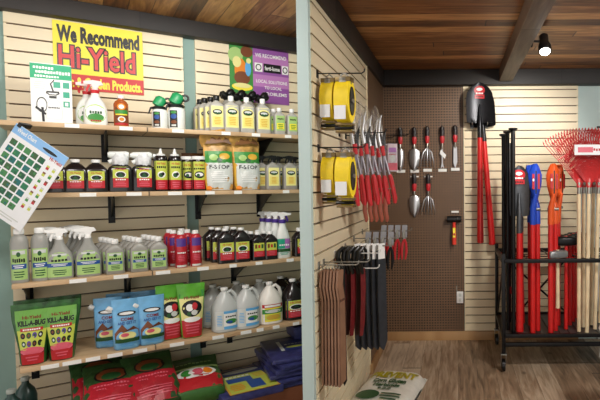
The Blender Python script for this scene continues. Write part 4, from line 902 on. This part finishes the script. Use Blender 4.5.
for px, py, kd, q in spots:
    P = onY(px, py, YP-.05); t = ptool(kd); t['label'] = f'{names[kd]} with black and red grip, {q}'; t.location = (P.x, YP-.03, P.z); t.scale = (1.22, 1.1, 1.22)
    h_ = hook(P.x, YP-.001, P.z-.03, .05, 'short peg hook holding the hand tool that is '+q, 'short hooks on the pegboard', zinc, (0, -1))
    mesh('price_tag', h_, box(-.04, -.010, -.395 if py < 150 else -.0, .04, -.004, -.368 if py < 150 else .012, tagw))
P = onY(454, 216, YP-.05)
t = thing('rubber_mallet', 'black headed rubber mallet with red and yellow handle on the pegboard', 'mallet', (P.x, YP-.05, P.z-.03), 0)
mesh('head', t, xf(loft([(-.068, .026, .026), (-.062, .031, .031), (.062, .031, .031), (.068, .026, .026)], dark, 20), TR(0, 0, 0, ry=PI/2))); mesh('handle', t, loft([(-.24, .017, .014), (-.235, .021, .018), (-.14, .019, .015), (0, .013, .012)], M('orange_red_handle', (222, 60, 44), .35), 14))
mesh('sticker', t, decal(flat(-.021), -.012, -.17, .012, -.08, [('r', 0, 0, 1, 1, yel), ('r', .1, .2, .9, .45, red)], .0006), smooth=False)
h_ = hook(P.x+.03, YP-.001, P.z-.032, .09, 'pair of short hooks holding the rubber mallet', 'short hooks on the pegboard', zinc, (0, -1))
mesh('price_tag', h_, box(-.055, -.006, .06, .015, -.003, .078, tagw))
for px, py in ((425, 240), ): pass
P = onY(460, 297, YP); t = thing('wall_outlet', 'white electrical outlet box low on the pegboard', 'outlet', (P.x, YP, P.z), 0)
mesh('cover_plate', t, box(-.032, -.022, -.055, .032, 0, .055, white, .004)); mesh('socket', t, [cbox(0, -.023, .024, .026, .004, .03, pal), cbox(0, -.023, -.024, .026, .004, .03, pal)]); mesh('wire', t, tube([(-.028, -.012, .05), (-.032, -.012, .085), (-.03, -.012, .11)], .006, zinc, 6))
# ================================================================== hung shovels on the back slat wall
YS = YB-.02; hr = M('red_fiberglass', (214, 36, 36), .3, var=.04); bst = M('black_steel', (34, 34, 38), .32, .6, var=.08); gst = M('grey_steel', (84, 86, 90), .38, .6, var=.08)
def shovel(nm, lb, grp, hm, Lt=1.32, bm_=None, bw=.118, bl=.30, redfrom=.28, els=None, cat='shovel'):
    """blade up, handle down; origin at blade tip"""
    t = mkthing(nm, lb, cat, grp); bm_ = bm_ or bst; v, f = [], []; n = 10
    rows = [(0, .06), (-.012, .28), (-.05, .66), (-.10, .92), (-.16, 1), (-bl*.86, .98), (-bl, .94), (-bl-.006, .5)]
    for z, q in rows:
        for i in range(n+1): x = -1+2*i/n; v.append((x*bw*q, -.03*(x*x)*q+.012, z))
    for k in range(len(rows)-1):
        for i in range(n): f.append((k*(n+1)+i, (k+1)*(n+1)+i, (k+1)*(n+1)+i+1, k*(n+1)+i+1))
    b = len(v); v += [(p[0], p[1]+.004, p[2]) for p in v]; f += [tuple(b+k for k in q[::-1]) for q in f]
    m_ = n+1; f += [(i*m_, b+i*m_, b+(i+1)*m_, (i+1)*m_) for i in range(len(rows)-1)]+[(i*m_+n, (i+1)*m_+n, b+(i+1)*m_+n, b+i*m_+n) for i in range(len(rows)-1)]
    mesh('blade', t, (v, f, bm_))
    mesh('socket', t, [tube([(0, .004, -bl*.55), (0, -.006, -bl*.9), (0, -.012, -bl-.04), (0, -.012, -bl-.14)], [.008, .02, .023, .024], bm_, 12)])
    mesh('handle', t, tube([(0, -.012, -bl-.12), (0, -.012, -Lt*.97), (0, -.012, -Lt+.008), (0, -.012, -Lt)], [.023, .031, .031, .016], hm, 12))
    if els: mesh('label', t, decal(lambda x, z: .006-.03*(x/bw)**2, -.055, -.15, .055, -.03, els, .0015), smooth=False)
    return t
els = [('e', .5, .62, .45, .36, red), ('r', .1, 0, .9, .3, red), ('e', .5, .7, .25, .12, pw)]+greek(.5, .4, .6, .12, 5, pw, 2)+greek(.5, .14, .6, .12, 5, ink, 3)
P = onY(479.5, 82, YS-.12)
t = shovel('hung_shovel', 'black bladed shovel with red handle hung blade up, in front', 'shovels hung on the back slat wall', hr, 1.48, els=els, bw=.125, bl=.37); t.location = (P.x, YS-.12, P.z); t.rotation_euler = (0, .0, 0)
c = dup(t, (P.x+.004, YS-.055, P.z-.03), 0, 'black bladed shovel with red handle hung behind the front one'); c.rotation_euler = (0, -.075, 0)
hook(P.x-.07, YS-.001, P.z-.37-.02, .15, 'left steel hook under the hung shovel blade', 'hooks holding the hung shovels', zinc, (0, -1)); hook(P.x+.07, YS-.001, P.z-.37-.02, .15, 'right steel hook under the hung shovel blade', 'hooks holding the hung shovels', zinc, (0, -1))
# ================================================================== tool rack
RX0, RX1, RY0, RY1, ZT, ZL = .36, 1.58, 3.90, 4.56, .885, .225
ZB = .302
t = thing('tool_rack', 'black rolling metal rack holding long handled tools', 'rack', (RX0, RY0, 0))
W_, D_ = RX1-RX0, RY1-RY0; b = .030
for x in (0, W_):
    for y in (0, D_): mesh('post', t, cbox(x, y, (ZT+.155)/2+.03, b, b, ZT-.10, blk, .003))
g = [cbox(W_/2, 0, ZT, W_, b, b, blk, .003), cbox(W_/2, D_, ZT, W_, b, b, blk, .003), cbox(0, D_/2, ZT, b, D_, b, blk, .003), cbox(W_, D_/2, ZT, b, D_, b, blk, .003)]
mesh('top_frame', t, g)
g = []
for i in range(1, 12): g.append(rod((W_*i/12, 0, ZT+.004), (W_*i/12, D_, ZT+.004), .005, blk, 6))
for j in range(1, 5): g.append(rod((0, D_*j/5, ZT-.003), (W_, D_*j/5, ZT-.003), .005, blk, 6))
mesh('top_grid', t, g)
mesh('base_frame', t, [cbox(W_/2, 0, .295, W_, b, b, blk, .003), cbox(W_/2, 0, ZL, W_, b, b, blk, .003), cbox(W_/2, D_, .295, W_, b, b, blk, .003), cbox(0, D_/2, .295, b, D_, b, blk, .003), cbox(W_, D_/2, .295, b, D_, b, blk, .003)])
mesh('base_tray', t, [cbox(W_/2, D_/2, ZB-.012, W_-b, D_-b, .006, M('grey_tray', (92, 88, 86), .45, .3))]+[rod((W_*i/16, .02, ZB-.006), (W_*i/16, D_-.02, ZB-.006), .004, blk, 6) for i in range(1, 16)])
mesh('brace', t, [rod((W_*.1, D_, ZL), (W_*.55, D_, ZT-.05), .009, blk), rod((W_*.55, D_, ZL+.05), (W_*.08, D_, ZT-.1), .009, blk)])
mesh('side_brace', t, [rod((0, 0, ZT-.02), (0, D_, ZL+.02), .008, blk)])
for x in (0, W_):
    for y in (0, D_):
        c_ = mesh('caster', t, [cbox(x, y, .15, .05, .05, .008, zinc, .002), prism([(y-.022, .15), (y+.022, .15), (y+.05, .05), (y+.03, .045)], x+.018, x+.021, chrome, 'x'), prism([(y-.022, .15), (y+.022, .15), (y+.05, .05), (y+.03, .045)], x-.021, x-.018, chrome, 'x')])
        mesh('wheel', c_, xf(loft([(-.015, .042, .042), (-.012, .05, .05), (.012, .05, .05), (.015, .042, .042)], dark, 20), TR(x, y+.035, .0505, ry=PI/2)))
mesh('stem', t, [rod((x, y, .15), (x, y, .24), .012, blk) for x in (0, W_) for y in (0, D_)])
def zr(py, Y): return onY(500, py, Y).z
# tall black bars
for i, (px, py, Y, q) in enumerate(((503.5, 134, 4.14, 'leftmost'), (507.5, 131, 4.04, 'middle'), (513, 128, 3.96, 'rightmost'))):
    P = onY(px, py, Y); H = P.z-ZB
    t = thing('tamping_bar', f'tall black bar with flat knob top in the rack, {q} of three', 'bar', (P.x+.0, Y, ZB), 0, 'tall black bars in the rack')
    mesh('shaft', t, [loft([(0, .014, .014), (H*.5, .017, .017), (H-.02, .017, .017)], blk, 14)]); mesh('knob', t, loft([(H-.022, .02, .02), (H-.012, .036, .036), (H-.003, .036, .036), (H, .028, .028)], blk, 16))
# fourth slim black bar bottoms
for i, (px, Y, q) in enumerate(((509.5, 4.26, 'behind the tallest black bar'),)):
    P = onY(px, 143, Y); H = P.z-ZB
    t = thing('digging_bar', 'slim black digging bar '+q, 'bar', (P.x, Y, ZB), 0, 'slim black digging bars'); mesh('shaft', t, loft([(0, .01, .01), (H-.01, .016, .016), (H, .012, .012)], blk, 12)); mesh('paper_tag', t, box(-.012, -.022, .25, .012, -.018, .31, red))
# grey bladed shovels standing blade up
SH = None
for i, (px, py, Y, q) in enumerate(((519, 164, 3.98, 'front one, showing the red label'), (521, 170, 4.10, 'second, behind the front one'), (519, 173, 4.22, 'rearmost of three'))):
    P = onY(px, py, Y); H = P.z-ZB-.004
    if SH is None:
        SH = shovel('standing_shovel', '', 'grey bladed shovels in the rack', hr, 1.335, gst, .078, .40, els=els); Hs = 1.335
    o = SH if i == 0 else dup(SH, (0, 0, 0)); o['label'] = 'grey bladed shovel with red handle standing blade up, '+q
    o.location = (P.x, Y, ZB+Hs-.0-i*.0); o.rotation_euler = (0, (.0, .012, -.01)[i], 0)
# post hole diggers, blue and orange
bl = M('blue_painted_steel', (30, 72, 190), .35, var=.05); orr = M('orange_painted_steel', (232, 92, 34), .35, var=.05)
def digger(m, nm):
    t = mkthing('post_hole_digger', '', 'post hole digger', nm+' post hole diggers'); H = 1.345
    for s in (-1, 1):
        v, f = [], []; n = 6; rows = [(H, .30), (H-.03, .6), (H-.09, 1), (H-.17, .9), (H-.25, .5), (H-.31, .25)]
        for z, q in rows:
            for i in range(n+1): x = -1+2*i/n; v.append((x*.052*q, s*(.05-.03*x*x), z))
        for k in range(len(rows)-1):
            for i in range(n): f.append((k*(n+1)+i, (k+1)*(n+1)+i, (k+1)*(n+1)+i+1, k*(n+1)+i+1))
        b_ = len(v); v += [(p[0], p[1]+.004*s, p[2]) for p in v]; f += [tuple(b_+k for k in q[::-1]) for q in f]
        mesh('blade', t, (v, f, m)); mesh('socket', t, tube([(s*.004, s*.05, H-.24), (s*.02, s*.03, H-.34), (s*.022, s*.022, H-.48)], [.014, .026, .026], m, 12)); mesh('handle', t, tube([(s*.022, s*.022, H-.44), (s*.024, s*.026, .6), (s*.024, s*.03, 0)], .0215, hr, 12))
    mesh('pivot', t, xf(loft([(-.045, .012, .012), (.045, .012, .012)], zinc, 12), TR(0, 0, H-.36, ry=PI/2)))
    mesh('sticker', t, decal(flat(-.0525), -.03, H-.2, .03, H-.08, [('r', 0, 0, .3, 1, red), ('r', .7, 0, 1, 1, red), ('r', .42, -.3, .58, 1.2, ink), ('e', .15, .6, .12, .1, pw)], .002), smooth=False); return t
for m, nm, lst in ((bl, 'blue', ((535, 164, 3.98, 'front'), (530.5, 169, 4.20, 'set back on the left'))), (orr, 'orange', ((553, 163, 3.98, 'front'), (558, 167, 4.20, 'set back on the right')))):
    t = digger(m, nm)
    for i, (px, py, Y, q) in enumerate(lst):
        P = onY(px, py, Y); o = t if i == 0 else dup(t, (0, 0, 0)); o['label'] = f'{nm} steel post hole digger with red handles, {q}'; o.location = (P.x, Y, ZB+.0005); o.rotation_euler = (0, 0, (.0, .5, -.4)[i])
# sledge hammers hanging through the grid
def sledge(lb, X, Y, hm, wm, L, w=.075, hh_=.055, rz=0., hz=None):
    t = thing('sledge_hammer', lb, 'hammer', (X, Y, hz or ZT+.009), rz, 'hammers resting on the rack top')
    z = hh_/2; mesh('head', t, [xf(loft([(-w, hh_*.36, hh_*.36, 3), (-w*.86, hh_*.48, hh_*.48, 3), (-w*.3, hh_*.5, hh_*.5, 4), (w*.3, hh_*.5, hh_*.5, 4), (w*.86, hh_*.48, hh_*.48, 3), (w, hh_*.36, hh_*.36, 3)], hm, 20), TR(0, 0, z, ry=PI/2))])
    mesh('handle', t, tube([(0, 0, hh_+.004), (0, 0, -.1), (0, 0, -L)], [.013, .014, .017], wm, 12)); return t
ash = M('ash_wood', (246, 224, 184), .45, var=.1, scale=8)
for i, (px, Y, q) in enumerate(((566, 4.05, 'front of the row'), (570, 4.16, 'second of the row'), (573.5, 4.27, 'third of the row'), (577, 4.38, 'rearmost of the row'))):
    P = onY(px, 240, Y); sledge('black headed sledge hammer with red handle on the rack top, '+q, P.x, Y, blk, hr, .985-ZB-.001, .085, .075, hz=.985)
P = onY(557, 252, 4.0); sledge('grey headed hammer with pale wooden handle at the front of the rack', P.x, 3.97, M('pale_grey_steel', (150, 152, 154), .35, .5), ash, .40, .08, .065, .35)
for i, px in enumerate((568, 573, 578, 583)):
    P = onY(px, 240, 4.45); t = thing('spare_handle', 'plain red tool handle standing at the rack rear, '+('leftmost', 'second from the left', 'third from the left', 'rightmost')[i], 'tool handle', (P.x, 4.46, ZB), 0, 'red handles at the rack rear'); mesh('shaft', t, loft([(0, .018, .018), (.66, .02, .02), (.67, .012, .012)], hr, 12)); mesh('end_cap', t, loft([(.60, .0215, .0215), (.67, .0215, .0215), (.675, .014, .014)], blk, 12))
# leaf rakes
rt = M('red_wire', (206, 52, 54), .35, var=.05); fer = M('steel_ferrule', (170, 168, 160), .35, .8)
def rake():
    t = mkthing('leaf_rake', '', 'rake', 'red leaf rakes in the rack'); H = 1.175
    mesh('handle', t, loft([(0, .016, .016), (H*.5, .017, .017), (H, .0145, .0145)], ash, 12)); mesh('ferrule', t, loft([(H-.07, .0175, .0175), (H+.02, .015, .015)], fer, 12))
    g = []; n = 28
    for k in range(n):
        u = -1+2*k/(n-1); a = u*.70; pts = [(0+.01*u, 0, H), (math.sin(a)*.2, 0, H+.2*math.cos(a)), (math.sin(a)*.44, -.01, H+.42*math.cos(a)), (math.sin(a)*.46, -.05, H+.445*math.cos(a)), (math.sin(a)*.455, -.08, H+.42*math.cos(a))]
        g.append(tube(pts, .0028, rt, 5))
    mesh('tines', t, g); mesh('cross_bar', t, [tube([(math.sin(-.70+1.4*k/10)*.26, -.003, H+.26*math.cos(-.70+1.4*k/10)) for k in range(11)], .005, rt, 6, 1), loft([(H-.02, .019, .019), (H+.03, .022, .008), (H+.05, .02, .005)], rt, 14)]); return t
R0_ = rake(); k = 0
qs = ['first from the left', 'second from the left', 'third from the left', 'fourth from the left', 'fifth from the left', 'sixth from the left', 'seventh from the left', 'eighth from the left']
for i, (px, Y) in enumerate(((579, 3.98), (583, 4.10), (587, 3.95), (591, 4.16), (595, 4.04), (600, 4.22))):
    P = onY(px, 260, Y); o = R0_ if i == 0 else dup(R0_, (0, 0, 0)); o['label'] = 'red wire leaf rake with pale wooden handle, '+qs[i]
    o.location = (P.x, Y, ZB+.0005); o.rotation_euler = (0, -.0+.006*i, (.0, .2, -.15, .1, -.2, .15, 0, .1)[i])
P = onY(574, 150, 3.88); t = thing('rake_tag', 'white and red paper tag strip across the rake heads', 'label', (P.x+.13, 3.865, P.z), 0); mesh('card', t, box(-.13, -.002, -.04, .13, .002, .04, paper))
mesh('print', t, decal(flat(-.0025), -.13, -.04, .13, .04, [('r', .1, .25, .55, .75, pnk)]+greek(.7, .5, .3, .3, 4, red), .0004), smooth=False)
# wall chart right edge
P = onY(597.5, 127, YB); t = thing('measuring_chart', 'white board with black edge and tick marks at the right picture edge', 'board', (P.x, YB, 0), 0)
z1 = P.z; z0 = onY(597.5, 345, 4.7).z
mesh('board', t, box(0, -.012, z0, .42, 0, z1, white, .002)); mesh('frame', t, [box(-.008, -.016, z1-.012, .43, 0, z1+.006, blk), box(-.008, -.016, z0, .004, 0, z1, zinc)]); mesh('tick_marks', t, [box(.004, -.014, z1-.1-.12*k, .03, -.012, z1-.085-.12*k, blk) for k in range(9)])
# white plastic bags at right edge, on a low near stand
def ragged(px0, py0, px1, py1, Y, lb):
    A = onY(px0, py0, Y); B = onY(px1, py1, Y); w = B.x-A.x+.25; h = A.z-B.z; t = thing('plastic_bag', lb, 'bag', (A.x+w/2+.045, Y, B.z), 0, 'white bags at the right edge')
    mesh('bag_film', t, wr(loft([(0, w*.2, .02), (h*.2, w*.42, .05), (h*.5, w*.5, .06), (h*.8, w*.46, .05), (h, w*.3, .02)], white, 28), .05, 14, Y+py0), 60); return t
Y3 = 3.0
g0 = ragged(592, 312, 604, 346, Y3, 'crumpled white plastic bag at the right edge, upper'); g1 = ragged(592, 346, 604, 368, Y3, 'crumpled white plastic bag at the right edge, lower')
X_ = g0.location.x
t = thing('bag_stand', 'dark metal floor stand just outside the right edge', 'stand', (X_+.22, Y3+.09, 0)); mesh('pole', t, loft([(0.01, .014, .014), (.95, .014, .014)], blk, 12)); mesh('foot', t, loft([(0, .12, .12), (.008, .12, .12), (.014, .02, .02)], blk, 24)); mesh('arm', t, [rod((0, 0, .90), (-.2, -.09, .90), .006, blk), rod((0, 0, .62), (-.2, -.09, .62), .006, blk)])
# spot lamp on the beam
P = onY(544.5, 45, 3.45)
t = thing('spot_lamp', 'black cylindrical spot lamp on the ceiling beam, lit', 'lamp', (P.x, 3.45, P.z), 0); t.rotation_euler = (-.45, 0, 0); tm = TR(0, 0, 0, rx=-.35)
mesh('housing', t, [loft([(-.055, .043, .043), (-.05, .045, .045), (-.01, .044, .044), (.02, .032, .032), (.075, .032, .032), (.08, .028, .028)], dark, 24, cap=True)]); mesh('bulb', t, loft([(-.066, .02, .02), (-.0605, .034, .034), (-.0555, .036, .036)], M('lamp_glow', (255, 250, 240), .3, var=0, emit=14), 20))
mesh('bracket', t, [rod((-.03, 0, .03), (.515-P.x-.0, 0, .035), .008, blk), cbox(.515-P.x+.006, 0, .035, .012, .06, .06, blk, .002)])
# ------------------------------------------------------------------ light
def area(nm, loc, tgt, sz, e, col=(1, .965, .92)):
    l = bpy.data.lights.new(nm, 'AREA'); l.energy = e; l.size = sz; l.color = col; o = bpy.data.objects.new(nm, l); C.objects.link(o); o.location = loc
    o.rotation_euler = (Vector(tgt)-Vector(loc)).to_track_quat('-Z', 'Y').to_euler(); return o
area('ceiling_light_left', tuple(LW(.95, 1.3, 2.55)), tuple(LW(.8, .1, 1.5)), .4, 16)
area('ceiling_light_front_left', tuple(LW(.1, 1.7, 2.55)), tuple(LW(.5, .1, 1.2)), .4, 16)
area('ceiling_light_right', (1.3, 1.8, 2.5), (.2, 4.2, .8), .5, 52)
sl = bpy.data.lights.new('spot_lamp_light', 'SPOT'); sl.energy = 70; sl.spot_size = 1.5; sl.spot_blend = .7; sl.shadow_soft_size = .035; sl.color = (1, .96, .88)
o = bpy.data.objects.new('spot_lamp_light', sl); C.objects.link(o); o.location = (P.x, 3.45, P.z-.075); o.rotation_euler = (Vector((.35, 4.75, 1.7))-o.location).to_track_quat('-Z', 'Y').to_euler()
wd = bpy.data.worlds.new('world'); bpy.context.scene.world = wd; wd.use_nodes = True; bg = wd.node_tree.nodes['Background']; bg.inputs[0].default_value = (1, .97, .93, 1); bg.inputs[1].default_value = 1.3
sc_ = bpy.context.scene; sc_.view_settings.view_transform = 'Standard'; sc_.view_settings.look = 'None'; sc_.view_settings.gamma = 1; sc_.view_settings.exposure = .27
for p in list(bpy.data.meshes):
    if p.users == 0: bpy.data.meshes.remove(p)
